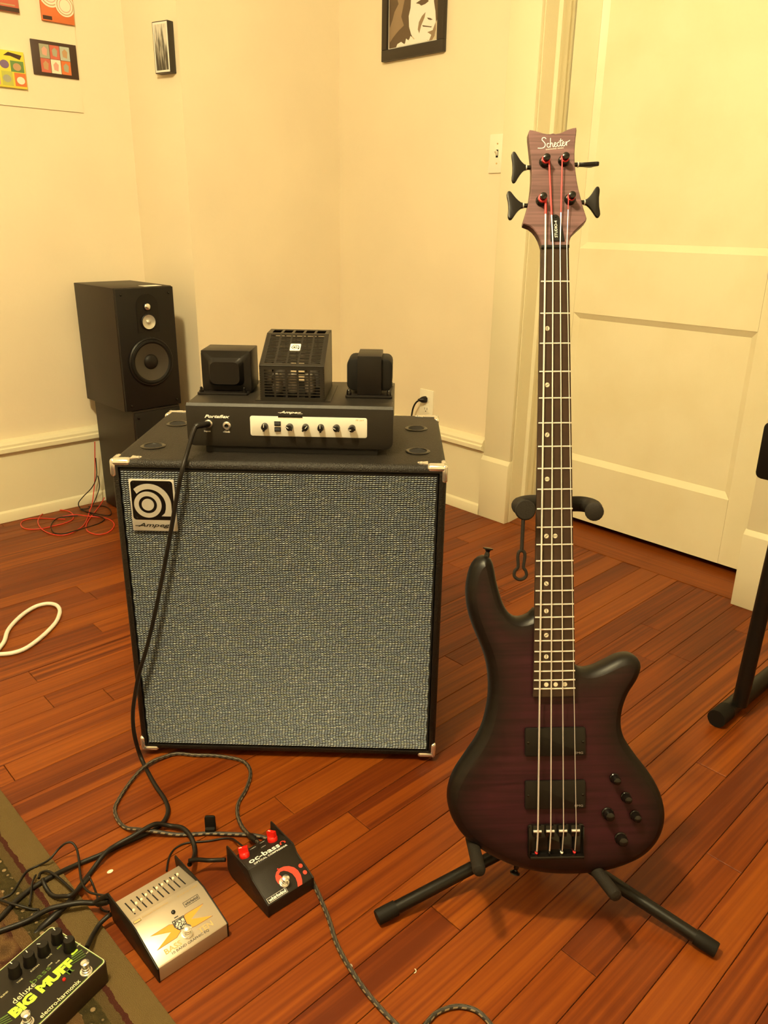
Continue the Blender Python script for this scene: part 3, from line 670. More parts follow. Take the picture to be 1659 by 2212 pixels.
# body outline, clockwise from the neck joint on the long-horn side
c5 = [(672, 900), (640, 935), (610, 950), (570, 962), (525, 955), (480, 915), (445, 850), (420, 770), (400, 690), (385, 605), (365, 550), (332, 524), (292, 530), (252, 560), (222, 610), (202, 680), (191, 760), (193, 840), (206, 920), (226, 990), (252, 1060), (281, 1130), (306, 1190), (326, 1250), (341, 1320), (350, 1400), (352, 1480)]
c6 = [(345, 130), (332, 200), (315, 270), (288, 340), (250, 410), (205, 475), (160, 540), (120, 600), (86, 670), (65, 740), (58, 810), (66, 880), (91, 950), (131, 1020), (181, 1080), (241, 1130), (311, 1175), (400, 1225), (500, 1270), (600, 1300), (700, 1320), (800, 1331), (900, 1334), (1000, 1331), (1100, 1321), (1200, 1302), (1300, 1270), (1400, 1225), (1480, 1165), (1540, 1090), (1575, 1010), (1588, 930), (1581, 850), (1556, 760), (1511, 670), (1456, 590), (1400, 520), (1350, 450), (1306, 380), (1284, 310), (1281, 230), (1296, 150), (1330, 62)]
c5b = [(1371, 1430), (1398, 1384), (1419, 1320), (1415, 1272), (1390, 1236), (1348, 1216), (1300, 1218), (1250, 1232), (1190, 1262), (1130, 1292), (1080, 1312), (1030, 1322), (990, 1316), (958, 1292), (930, 1240), (890, 1150), (830, 1040), (760, 950), (710, 905)]
sc5 = 3.253
outl = [bp(950 + x / sc5, 1040 + y / sc5, -.022) for x, y in c5] + [bp(950 + x / sc5, 1480 + y / sc5, -.022) for x, y in c6] + [bp(950 + x / sc5, 1040 + y / sc5, -.022) for x, y in c5b]
def resample_closed(pts, n, iters=1):
    P = [Vector((p[0], p[1])) for p in pts]; m = len(P); S = []
    for i in range(m):
        p0, p1, p2, p3 = P[i - 1], P[i], P[(i + 1) % m], P[(i + 2) % m]
        for k in range(8):
            t = k / 8
            S.append(0.5 * ((2 * p1) + (p2 - p0) * t + (2 * p0 - 5 * p1 + 4 * p2 - p3) * t * t + (3 * p1 - p0 - 3 * p2 + p3) * t ** 3))
    d = [0]
    for i in range(len(S)): d.append(d[-1] + (S[(i + 1) % len(S)] - S[i]).length)
    out = []; j = 0
    for k in range(n):
        t = d[-1] * k / n
        while d[j + 1] < t: j += 1
        f = (t - d[j]) / max(d[j + 1] - d[j], 1e-9); out.append(S[j].lerp(S[(j + 1) % len(S)], f))
    return out
def inset(P, dist, its=1):
    n = len(P); area = sum(P[i].x * P[(i + 1) % n].y - P[(i + 1) % n].x * P[i].y for i in range(n)); sg = 1 if area > 0 else -1
    steps = max(1, int(abs(dist) / .003)); Q = P
    for s_ in range(steps):
        R = []
        for i in range(n):
            T = (Q[(i + 1) % n] - Q[i - 1]); T = T.normalized() if T.length > 1e-9 else Vector((1, 0))
            R.append(Q[i] + Vector((-T.y, T.x)) * (sg * dist / steps))
        # light smoothing keeps the loop clean
        Q = [(R[i] * 2 + R[i - 1] + R[(i + 1) % n]) / 4 for i in range(n)] if dist > .004 else R
    return Q
NB = 220
O0 = resample_closed(outl, NB)
def loft(layers, caps=True):
    """layers = [(outline, z, burst)]"""
    mb = MB(); n = len(layers[0][0])
    for P, z, bv in layers:
        for p in P: mb.c[len(mb.v)] = bv; mb.v.append((p.x, p.y, z))
    for k in range(len(layers) - 1):
        for i in range(n): mb.f.append((k * n + i, k * n + (i + 1) % n, (k + 1) * n + (i + 1) % n, (k + 1) * n + i))
    if caps:
        mb.f.append(tuple(range(n - 1, -1, -1))); mb.f.append(tuple(range((len(layers) - 1) * n, len(layers) * n)))
    return mb
ZF = -.0105
I13 = inset(O0, .013)
mb = loft([(inset(O0, .010), -.0515, 0), (inset(O0, .003), -.049, 0), (O0, -.043, 0), (O0, -.030, 0), (inset(O0, .001), -.0245, 0), (inset(O0, .0035), -.0190, 0), (inset(O0, .008), -.0145, 0.02), (I13, -.0120, .10)], caps=False)
mb.f.append(tuple(range(NB - 1, -1, -1)))
from mathutils.geometry import delaunay_2d_cdt
I17 = I13
arrO = np.array([(p.x, p.y) for p in O0])
def inside(P, x, y):
    c_ = False; n_ = len(P)
    for i in range(n_):
        a_, b_ = P[i], P[i - 1]
        if (a_.y > y) != (b_.y > y) and x < (b_.x - a_.x) * (y - a_.y) / (b_.y - a_.y) + a_.x: c_ = not c_
    return c_
gp = []; xs_ = [p.x for p in O0]; ysb = [p.y for p in O0]; st_ = .009; yy = min(ysb)
while yy < max(ysb):
    xx = min(xs_)
    while xx < max(xs_):
        if inside(I13, xx, yy) and np.hypot(arrO[:, 0] - xx, arrO[:, 1] - yy).min() > .0165: gp.append(Vector((xx, yy)))
        xx += st_
    yy += st_
res = delaunay_2d_cdt(list(I13) + gp, [(i, (i + 1) % NB) for i in range(NB)], [], 1, 1e-6)
base_ = len(mb.v)
for p in res[0]:
    dd_ = float(np.hypot(arrO[:, 0] - p.x, arrO[:, 1] - p.y).min())
    t_ = min(max((dd_ - .012) / .045, 0), 1); mb.c[len(mb.v)] = .10 + .90 * t_
    mb.v.append((p.x, p.y, ZF - max(0, (.019 - dd_)) / .006 * .0015 if dd_ < .019 else ZF))
mb.f += [tuple(base_ + i for i in f_) for f_ in res[2]]
body = mb.build('body', M['burst'], bass, sharp=70, weld=True)
# neck and fingerboard
M['rosewood'] = mat('rosewood_fingerboard', (0.036, 0.019, 0.011), 0.5, var=.35, vscale=60, spec=.25)
M['neck'] = mat('dark_stained_maple_neck', (0.016, 0.008, 0.005), 0.4, spec=.3)
w0, w24 = .0203, .0314
hw = lambda y: w0 + (w24 - w0) * (S0 - y) / (SCALE * (1 - 2 ** -2))
yE = fy(24) - .012
fb = MB(); n = 9
def fb_sec(y, z0, z1): h = hw(y); return [(-h, y, z0), (h, y, z0), (h, y, z1 - .0008)] + [(h * (1 - 2 * k / n), y, z1 + .0008 * (1 - (1 - 2 * k / n) ** 2)) for k in range(1, n)] + [(-h, y, z1 - .0008)]
ya = [S0 - .001, yE]; secs = [fb_sec(y, -.0070, -.0018) for y in ya]; k = len(secs[0])
fb.add(secs[0] + secs[1], [tuple(range(k)), tuple(range(2 * k - 1, k - 1, -1))] + [(i, (i + 1) % k, k + (i + 1) % k, k + i) for i in range(k)])
board = fb.build('fingerboard', M['rosewood'], bass)
nk = MB(); prof = [(-1, 0), (-.97, -.35), (-.8, -.72), (-.45, -.95), (0, -1), (.45, -.95), (.8, -.72), (.97, -.35), (1, 0)]
ys_ = [S0 + .004, S0 - .05, S0 - .3, S0 - .55]; secs = [[(u * hw(y), y, -.007 + v * .0145) for u, v in prof] for y in ys_]; k = len(prof)
for q_ in secs: nk.v += q_
for a in range(len(ys_) - 1):
    for i in range(k): nk.f.append((a * k + i, a * k + (i + 1) % k, (a + 1) * k + (i + 1) % k, (a + 1) * k + i))
nk.f.append(tuple(range(k))); nk.f.append(tuple(range(len(nk.v) - 1, len(nk.v) - 1 - k, -1)))
nk.build('neck', M['neck'], bass)
M['fretwire'] = mat('nickel_fret_wire', (0.90, 0.90, 0.88), 0.28, 0.6)
for f_ in range(1, 25):
    y = fy(f_); h = hw(y)
    MB().tube([(-h + .0004, y, -.0018), (-h * .6, y, -.0012), (0, y, -.0009), (h * .6, y, -.0012), (h - .0004, y, -.0018)], .00125, 8).build('fret', M['fretwire'], board)
M['pearl'] = mat('pearl_inlay', (0.62, 0.57, 0.46), 0.25, var=.3, vscale=300)
dots = [(3, -.0115), (5, -.0115), (7, -.0115), (9, -.0115), (12, -.0125), (12, .0005), (15, -.0125), (17, -.0125), (19, -.0125), (21, -.0125), (24, -.0125), (24, .0015), (24, .0155)]
for f_, x in dots:
    y = (fy(f_) + fy(f_ - 1)) / 2
    o = MB().lathe([(.0034, -.002), (.0034, -.0009)], at((x, y, 0)), seg=16).build('inlay_dot', M['pearl'], board)
    if f_ < 24: MB().box(-.0028, .0028, -.0004, .0004, -.0009, -.00075, at((x, y, 0)) @ rotz(random.uniform(0, PI))).build('slot', M['black_print'], o, recalc=False)
# headstock, tipped back from the nut
TLT = math.radians(9)
HS = BASS @ frame((0, S0 + .002, -.0045), (1, 0, 0), (0, math.cos(TLT), -math.sin(TLT)), (0, math.sin(TLT), math.cos(TLT)))
HSL = BASS.inverted() @ HS
hq = lambda x, y: (1050 + x / 5.53, 250 + y / 5.53)
def hp(x, y, off=0.0): v = hit(HS, *hq(x, y), 2, off); return v
ho = [(668, 1560), (655, 1510), (635, 1455), (605, 1400), (565, 1350), (520, 1315), (475, 1298), (447, 1286), (446, 1258), (470, 1180), (500, 1080), (525, 960), (540, 850), (548, 740), (548, 640), (541, 540), (531, 440), (520, 340), (510, 250), (509, 195), (522, 166), (560, 170), (620, 186), (680, 205), (730, 214), (770, 214), (800, 205), (830, 213), (880, 206), (930, 186), (980, 161), (1040, 143), (1078, 138), (1082, 170), (1072, 260), (1063, 350), (1058, 450), (1060, 560), (1070, 660), (1085, 770), (1105, 870), (1130, 970), (1160, 1090), (1190, 1180), (1203, 1225), (1195, 1255), (1150, 1300), (1100, 1345), (1050, 1392), (1015, 1440), (998, 1495), (994, 1560)]
HO = [Vector((v.x, v.y)) for v in (hp(x, y) for x, y in ho)]
mb = loft([(inset(HO, .0015), -.0150, 0), (HO, -.0135, .2), (HO, -.0012, .4), (inset(HO, .0014), 0, 1)])
for i, v in enumerate(mb.v): mb.v[i] = tuple(HSL @ Vector(v))
head = mb.build('headstock', M['burst_head_lit'], bass, sharp=35)
nut = MB().box(-w0, w0, S0 - .001, S0 + .0035, -.008, .0008).build('nut', M['black_satin'], bass, bevel=.0006)
tr = [hp(*p) for p in ((772, 1215), (800, 1190), (835, 1185), (868, 1205), (915, 1370), (938, 1500), (770, 1500), (770, 1370))]
mb = MB(); mb.prism([(v.x, v.y) for v in tr], .0001, .0016, T=HSL); trc = mb.build('truss_rod_cover', M['black_satin'], bass)
v = hp(828, 1210); MB().lathe([(.0016, .0016), (.0014, .0024)], HSL @ at((v.x, v.y, 0)), seg=10).build('screw', M['black_gloss'], trc)
a = hp(830, 1360); hx = (HSL.to_3x3() @ Vector((1, 0, 0))); hy = (HSL.to_3x3() @ Vector((0, 1, 0)))
text('lettering', 'STUDIO-4', .006, HSL @ Vector((a.x, a.y, .0017)), hy, -hx, M['white_print'], trc, width=.0255, height=.0042, bold=.01)
# the maker's script on the headstock
S_ = [[(1.95, 2.25), (1.6, 2.6), (1.0, 2.55), (.8, 2.05), (1.25, 1.5), (1.5, .9), (1.15, .25), (.4, .02), (-.7, .12)],
      [(2.6, .95), (2.3, 1.1), (1.98, .8), (1.98, .3), (2.3, .05), (2.75, .35)],
      [(2.75, .0), (2.95, 1.1), (3.2, 2.35)], [(2.9, .6), (3.25, 1.1), (3.5, .95), (3.48, .3), (3.65, .05), (3.95, .45)],
      [(3.95, .5), (4.45, .75), (4.45, 1.08), (4.15, 1.05), (3.97, .55), (4.1, .12), (4.4, .05), (4.85, .45)],
      [(5.45, .95), (5.15, 1.1), (4.85, .8), (4.85, .3), (5.15, .05), (5.65, .45)],
      [(6.0, 1.95), (5.75, .9), (5.7, .3), (5.9, .05), (6.2, .4)], [(5.4, 1.35), (6.5, 1.5)],
      [(6.2, .5), (6.7, .75), (6.7, 1.08), (6.4, 1.05), (6.22, .55), (6.35, .12), (6.65, .05), (7.1, .45)],
      [(7.1, .3), (7.35, 1.1), (7.35, .05)], [(7.4, .6), (7.65, 1.0), (8.0, 1.1), (8.45, 1.35)]]
lo = hp(648, 385, 0); rx = hp(1005, 333, 0); xdir = Vector((rx.x - hp(610, 385).x, 0, 0)); u = xdir.length / 9.2
mb = MB(); bx_ = Vector((hx.x, hx.y, hx.z)); slant = (hx * math.cos(.10) + hy * math.sin(.10)); slup = (hy * math.cos(.10) - hx * math.sin(.10))
so = HSL @ Vector((lo.x, lo.y - .0008, 0))
for st in S_: ribbon(mb, st, .0009 if st is not S_[0] else .0011, so, slant, slup, u, u * 1.15, ext=.0003)
mb.build('lettering', M['white_print'], head, recalc=False)
dv = hp(820, 390); text('lettering', 'DIAMOND SERIES', .003, HSL @ Vector((dv.x, dv.y - .0006, .0001)), slant, slup, M['white_print'], head, width=.0265, height=.0016)
# tuners
posts = [((700, 560), (320, 620)), ((925, 545), (1290, 585)), ((660, 1020), (270, 1075)), ((1000, 1005), (1340, 1035))]
def tuner(i, pp, bb):
    p = hp(*pp); b = hp(*bb, -.008); sg = -1 if i in (0, 2) else 1
    T = HSL @ at((p.x, p.y, 0))
    t = MB().lathe([(.0085, .0), (.0085, .0015), (.0070, .003), (.0065, .006), (.0052, .0066), (.0045, .0075), (.0040, .012), (.0052, .0145), (.0050, .0165), (.0030, .0175)], T, seg=20).build('tuner', M['black_gloss'], bass)
    ex = .034 * sg
    cr = []
    for i_ in range(len(HO)):
        a_, b_ = HO[i_ - 1], HO[i_]
        if (a_.y - b.y) * (b_.y - b.y) <= 0 and abs(a_.y - b_.y) > 1e-9: cr.append(a_.x + (b_.x - a_.x) * (b.y - a_.y) / (b_.y - a_.y))
    xe = min(cr) if sg < 0 else max(cr)
    zt = -.008
    MB().tube([HSL @ Vector((xe - sg * .012, b.y, zt)), HSL @ Vector((xe + sg * .008, b.y, zt))], .0032, 10).build('shaft', M['black_gloss'], t)
    MB().lathe([(.0042, 0), (.0042, .0015)], HSL @ zdir((xe + sg * .0058, b.y, zt), (sg, 0, 0)), seg=12).build('collar', M['chrome_dull'], t)
    # clover-shaped button
    xo = b.x; L0 = xe + sg * .0065
    half = [(L0 + (xo - L0) * t, h_) for t, h_ in ((0, .0034), (.15, .0042), (.32, .0072), (.48, .0112), (.62, .0155), (.74, .0195), (.84, .0222), (.95, .0230), (1.05, .0218), (1.10, .0185), (1.09, .0140), (1.04, .0070), (1.03, .0))]
    pts = half + [(x, -y) for x, y in reversed(half[:-1])]
    R = HSL @ at((0, b.y, zt))
    ang = math.radians(-64) if i == 1 else math.radians(random.uniform(-8, 8))
    R = HSL @ at((0, b.y, zt)) @ Matrix.Rotation(ang, 4, 'X')
    mb = MB(); mb.prism(pts, -.0030, .0030, T=R); mb.build('button', M['black_satin'], t, bevel=.0016, bseg=2)
    return p
PP = [tuner(i, a_, b_) for i, (a_, b_) in enumerate(posts)]
# strings with coloured silk at both ends
M['string'] = mat('nickel_wound_string', (0.90, 0.92, 0.94), 0.28, 0.6)
M['silk_red'] = mat('red_silk_wrap', (0.62, 0.02, 0.025), 0.5)
M['silk_white'] = mat('white_silk_wrap', (0.8, 0.8, 0.76), 0.5)
nutx = [bp(1050 + x / 5.53, 530)[0] for x in (706, 797, 882, 962)]
sadx = [bp(950 + x / sc5, 1480 + 1040 / sc5, 0)[0] for x in (683, 773, 862, 951)]
rad = [.0013, .0010, .00078, .00056]
order = [2, 0, 1, 3]      # which post each string runs to
silk_end = [(706, 1180), (783, 1190), (882, 1160), (962, 1130)]
yS = S0 - SCALE; yEnd = bp(1163, 1845)[1]
for i in range(4):
    p = PP[order[i]]; off = (.0042 if order[i] in (0, 2) else -.0042)
    tp = HSL @ Vector((p.x + off, p.y, .0095)); nn = Vector((nutx[i], S0 + .001, .0014))
    se = HSL @ hp(*silk_end[i], .006); t_ = min(max((se.y - nn.y) / (tp.y - nn.y), .1), .9); mid = nn.lerp(tp, t_)
    st = MB().tube([mid, nn, (nutx[i] + (sadx[i] - nutx[i]) * .5, (S0 + yS) / 2, .0035), (sadx[i], yS, .0065), (sadx[i], yEnd + .004, -.001)], rad[i], 8).build('string', M['string'], bass)
    mb = MB().tube([tp, mid], rad[i] * 1.25, 8)
    hel = [HSL @ Vector((p.x + .0052 * math.cos(a_), p.y + .0052 * math.sin(a_), .0075 + .0022 * a_ / (4 * PI))) for a_ in [k * 4 * PI / 40 for k in range(41)]]
    mb.tube(hel, rad[i] * 1.1, 6); o = mb.build('silk_wrap', M['silk_red'], st); o['label'] = 'red silk wrap of the string'
    mb = MB().lathe([(.0022, -.002), (.0024, .0005), (.0016, .0022), (.0005, .003)], at((sadx[i], yEnd, -.004)), seg=10)
    mb.build('ball_end', (M['silk_red'], M['black_gloss'], M['silk_white'], M['silk_red'])[i], st)
# bridge
bx0, by1 = bp(950 + 618 / sc5, 1480 + 985 / sc5, -.006); bx1, by0 = bp(950 + 1015 / sc5, 1480 + 1208 / sc5, -.006)
br = MB().prism(round_rect(bx0, bx1, by0, by1, .004), ZF, ZF + .0035).build('bridge', M['black_gloss'], bass, bevel=.0008)
MB().box(bx0 + .002, bx1 - .002, by0 + .001, by0 + .006, ZF + .003, ZF + .013).build('tailpiece', M['black_gloss'], br, bevel=.001)
for x in (bx0 + .001, bx1 - .003): MB().box(x, x + .002, by0 + .002, by1 - .002, ZF + .003, ZF + .009).build('side_wall', M['black_gloss'], br, bevel=.0006)
for x in sadx:
    s_ = MB().box(x - .0065, x + .0065, yS - .010, yS + .008, ZF + .0035, ZF + .012).build('saddle', M['black_gloss'], br, bevel=.0012)
    MB().tube([(x - .006, yS, ZF + .0135), (x + .006, yS, ZF + .0135)], .002, 10).build('saddle_roller', M['chrome_dull'], s_)
    MB().tube([(x, yS - .010, ZF + .007), (x, by0 + .006, ZF + .007)], .0014, 8).build('screw', M['black_satin'], s_)
# pickups
for (ya_, yb_) in ((305, 497), (678, 868)):
    x0, y1 = bp(950 + 600 / sc5, 1480 + ya_ / sc5, -.004); x1, y0 = bp(950 + 1026 / sc5, 1480 + yb_ / sc5, -.004)
    pk = MB().prism(round_rect(x0, x1, y0, y1, .003), ZF, -.0045).build('pickup', M['black_satin'], bass, bevel=.0012)
    for x in (x0 + .0045, x1 - .0045): MB().lathe([(.0020, -.0046), (.0020, -.0038), (.001, -.0034)], at((x, (y0 + y1) / 2, 0)), seg=10).build('screw', M['black_gloss'], pk)
    text('lettering', 'EMG', .004, (x1 - .0105, y0 + .0048, -.0044), (1, 0, 0), (0, 1, 0), mat('grey_print', (.30, .27, .24), .5), pk, width=.0125, height=.0032)
# control knobs
for x, y, r in ((1240, 668, .0074), (1318, 800, .0074), (1383, 930, .0076), (1190, 916, .0090), (1283, 1093, .0092)):
    cx, cy = bp(950 + x / sc5, 1480 + y / sc5, -.002)
    k_ = MB().lathe([(r * 1.05, ZF), (r * 1.05, ZF + .002), (r * .92, ZF + .003), (r * .90, ZF + .011), (r * .72, ZF + .0150), (r * .3, ZF + .0165)], at((cx, cy, 0)), seg=24).build('control_knob', M['black_gloss'], bass)
# strap buttons
def strap_button(P, d):
    MB().lathe([(.0042, -.002), (.0040, .004), (.0030, .007), (.0045, .010), (.0078, .0115), (.0080, .0130), (.0030, .0140)], zdir(P, d), seg=16).build('strap_button', M['black_gloss'], bass)
tipx, tipy = bp(950 + 336 / sc5, 1040 + 532 / sc5, -.022); strap_button((tipx, tipy, -.030), (.18, 1, 0))
tx, ty = bp(950 + 545 / sc5, 1480 + 1275 / sc5, -.03); strap_button((tx, ty, -.034), (-.25, -1, 0))
# ------------------------------------------------------------------ guitar stand
M['stand'] = mat('black_steel_tube', (0.006, 0.005, 0.004), 0.38, spec=.25)
M['foam'] = mat('charcoal_foam_rubber', (0.014, 0.011, 0.0085), 0.7, bump=.2, bscale=600, spec=.2)
def bw(px, py, off): return BASS @ Vector((*bp(px, py, off), off))
stand = thing('guitar_stand', 'black tubular tripod guitar stand with foam arms holding the bass', 'guitar stand', Matrix.Translation((-.61, .94, 0)))
SI = Matrix.Translation((.61, -.94, 0))
def sb(mb, name, m, parent=None, **k):
    mb.v = [tuple(SI @ Vector(v)) for v in mb.v]
    return mb.build(name, m, parent or stand, **k)
hub = Vector((-.612, .945, .062)); yk = BASS @ Vector((0, fy(9.9), -.052)); top = BASS @ Vector((0, fy(9.9) + .01, -.060))
for tx_, ty_ in ((-.700, .650), (-.308, .996), (-.830, 1.195)):
    foot = Vector((tx_, ty_, .0125)); d = (foot - hub).normalized()
    lg_ = sb(MB().tube([hub, foot - d * .03], .0103, 14), 'leg', M['stand'])
    sb(MB().tube([foot - d * .034, foot - d * .002, foot], [.0122, .0122, .0112], 14), 'rubber_foot', M['black_matt'], lg_)
pole0 = hub + Vector((0, 0, .01)); pb = BASS @ Vector((0, .06, -.085))
sb(MB().tube([hub - Vector((0, 0, .02)), hub + Vector((0, 0, .03))], .018, 16), 'hub', M['black_satin'])
sb(MB().tube([pole0, pb, top], .0103, 14), 'pole', M['stand'])
sb(MB().tube([pb.lerp(top, .45), pb.lerp(top, .52)], .0145, 14), 'height_collar', M['black_satin'])
# cradle arms
for (r_, t_) in (((1026, 1822), (1036, 1884)), ((1283, 1868), (1333, 1938))):
    a = bw(*r_, -.060); b = bw(*r_, -.012); c = bw(*t_, .038)
    a = BASS @ Vector((bp(*r_, -.012)[0] * .8, bp(*r_, -.03)[1] - .013, -.075)); b = BASS @ Vector((bp(*r_, -.012)[0], bp(*r_, -.012)[1] - .010, -.050))
    arm = sb(MB().tube(smooth_path([pole0.lerp(pb, .55), a, b], 5), .0070, 12), 'cradle_arm', M['stand'])
    dd = (c - b).normalized()
    sb(MB().tube([b - dd * .004, c - dd * .006, c - dd * .002, c], [.0098, .0098, .0085, .0045], 16), 'foam_sleeve', M['foam'], arm)
# neck yoke
zf = -.034
def yb(x, y, off): return bw(950 + x / sc5, 1040 + y / sc5, off)
L_ = [yk, yb(700, 150, -.050), yb(620, 150, -.045), yb(560, 165, -.030), yb(575, 190, -.005), yb(600, 197, .012)]
R_ = [yk, yb(920, 158, -.050), yb(1010, 160, -.045), yb(1075, 178, -.030), yb(1090, 200, -.005), yb(1086, 212, .012)]
for P_ in (L_, R_):
    P2 = smooth_path(P_, 6)
    y_ = sb(MB().tube(P2, .0118, 16), 'yoke_arm', M['foam'])
    d = (P2[-1] - P2[-3]).normalized()
    sb(MB().tube([P2[-1] - d * .002, P2[-1] + d * .003, P2[-1] + d * .0045], [.0135, .0135, .0115], 18), 'end_cap', M['foam'], y_)
# rubber keeper strap hanging from the yoke
e0 = yb(600, 200, .018); s1 = yb(588, 250, .018); s2 = yb(576, 480, .018)
mb = MB().tube(smooth_path([e0, s1, yb(582, 360, .018), s2], 5), .0028, 8)
lp = [yb(x, y, .018) for x, y in ((576, 485), (556, 495), (548, 530), (550, 600), (527, 630), (524, 665), (545, 685), (566, 690), (590, 682), (608, 660), (604, 628), (588, 600), (598, 530), (594, 497))]
sb(mb, 'keeper_strap', M['foam'])
sb(MB().tube(smooth_path(lp + [lp[0]], 4)[:-1], .0024, 8, closed=True), 'keeper_loop', M['foam'])
sb(MB().lathe([(.0150, -.002), (.0150, .002), (.0135, .0035), (.0080, .0040)], Matrix.Translation(e0) @ (BASS.to_3x3().to_4x4()), seg=20), 'keeper_button', M['foam'])
# ------------------------------------------------------------------ rug
def rug_mat():
    m, nt, b = nt_new('patterned_wool_rug')
    tc = N(nt, 'ShaderNodeTexCoord'); sx = N(nt, 'ShaderNodeSeparateXYZ'); L(nt, tc.outputs['Object'], sx.inputs[0])
    nz = N(nt, 'ShaderNodeTexNoise'); nz.inputs['Scale'].default_value = 90; nz.inputs['Detail'].default_value = 2; L(nt, tc.outputs['Object'], nz.inputs['Vector'])
    md = N(nt, 'ShaderNodeMath', operation='MULTIPLY_ADD'); md.inputs[1].default_value = .008; L(nt, nz.outputs['Fac'], md.inputs[0]); L(nt, sx.outputs['Y'], md.inputs[2])
    mr = N(nt, 'ShaderNodeMapRange'); mr.inputs['From Min'].default_value = -.216; mr.inputs['From Max'].default_value = .004; L(nt, md.outputs[0], mr.inputs['Value'])
    # bands counted from the bound edge (1) inwards
    band = ramp(nt, [(0.0, (0.0450, 0.0114, 0.0090)), (.10, (0.0450, 0.0114, 0.0090)), (.14, (0.0960, 0.0520, 0.0200)), (.30, (0.0900, 0.0364, 0.0175)), (.50, (0.1020, 0.0572, 0.0225)), (.585, (0.0510, 0.0390, 0.0130)), (.70, (0.0780, 0.0520, 0.0200)), (.765, (0.0510, 0.0146, 0.0090)), (.80, (0.1200, 0.0806, 0.0310)), (.97, (0.1200, 0.0806, 0.0310)), (1.0, (0.1020, 0.0676, 0.0250))])
    band.color_ramp.interpolation = 'CONSTANT'; L(nt, mr.outputs[0], band.inputs['Fac'])
    vo = N(nt, 'ShaderNodeTexVoronoi', feature='F1'); vo.inputs['Scale'].default_value = 26; L(nt, tc.outputs['Object'], vo.inputs['Vector'])
    vr = ramp(nt, [(0.0, (0.1800, 0.1040, 0.0400)), (.28, (0.1200, 0.0234, 0.0150)), (.42, (0.0300, 0.0208, 0.0100)), (.60, (0.1320, 0.0780, 0.0300)), (.8, (0.0360, 0.0094, 0.0080))]); L(nt, vo.outputs['Distance'], vr.inputs['Fac'])
    v2 = N(nt, 'ShaderNodeTexVoronoi', feature='F1'); v2.inputs['Scale'].default_value = 75; L(nt, tc.outputs['Object'], v2.inputs['Vector'])
    v3 = ramp(nt, [(0.0, (0.2520, 0.1768, 0.0900)), (.22, (0.2520, 0.1768, 0.0900)), (.3, (0.0300, 0.0234, 0.0090)), (1, (0.0600, 0.0442, 0.0150))]); L(nt, v2.outputs['Distance'], v3.inputs['Fac'])
    inner = N(nt, 'ShaderNodeMath', operation='LESS_THAN'); inner.inputs[1].default_value = .50; L(nt, mr.outputs[0], inner.inputs[0])
    m1 = N(nt, 'ShaderNodeMix', data_type='RGBA'); f1 = N(nt, 'ShaderNodeMath', operation='MULTIPLY'); f1.inputs[1].default_value = .75; L(nt, inner.outputs[0], f1.inputs[0])
    L(nt, f1.outputs[0], m1.inputs[0]); L(nt, band.outputs['Color'], m1.inputs[6]); L(nt, vr.outputs['Color'], m1.inputs[7])
    a1 = N(nt, 'ShaderNodeMath', operation='GREATER_THAN'); a1.inputs[1].default_value = .585; L(nt, mr.outputs[0], a1.inputs[0])
    a2 = N(nt, 'ShaderNodeMath', operation='LESS_THAN'); a2.inputs[1].default_value = .70; L(nt, mr.outputs[0], a2.inputs[0])
    a3 = N(nt, 'ShaderNodeMath', operation='MULTIPLY'); L(nt, a1.outputs[0], a3.inputs[0]); L(nt, a2.outputs[0], a3.inputs[1])
    m2 = N(nt, 'ShaderNodeMix', data_type='RGBA'); L(nt, a3.outputs[0], m2.inputs[0]); L(nt, m1.outputs[2], m2.inputs[6]); L(nt, v3.outputs['Color'], m2.inputs[7])
    L(nt, m2.outputs[2], b.inputs['Base Color']); b.inputs['Roughness'].default_value = .95; b.inputs['Specular IOR Level'].default_value = .1
    n4 = N(nt, 'ShaderNodeTexNoise'); n4.inputs['Scale'].default_value = 700; L(nt, tc.outputs['Object'], n4.inputs['Vector'])
    bp_ = N(nt, 'ShaderNodeBump'); bp_.inputs['Strength'].default_value = .8; bp_.inputs['Distance'].default_value = .003; L(nt, n4.outputs['Fac'], bp_.inputs['Height']); L(nt, bp_.outputs['Normal'], b.inputs['Normal'])
    return m
RT = .007
rug = thing('area_rug', 'oriental patterned wool rug with a plain olive bound edge on the floorboards', 'rug', Matrix.Translation((-.9, .326, 0)) @ rotz(math.radians(1.4)))
MB().box(-1.25, 1.4, -2.2, 0, .0004, RT).build('pile', rug_mat(), rug, bevel=.003)
# ------------------------------------------------------------------ effect pedals
def pedal_frame(x, y, z, deg): return Matrix.Translation((x, y, z)) @ rotz(math.radians(deg))
def foot_switch(parent, P, d, h=.017):
    o = MB().lathe([(.0085, 0), (.0085, .0018), (.0068, .0020), (.0066, .0050), (.0056, .0055), (.0054, .0085), (.0046, .009), (.0046, h * .72), (.0058, h * .78), (.0060, h * .95), (.0045, h), (.001, h + .0004)], zdir(P, d), seg=20).build('foot_switch', M['chrome'], parent)
    return o
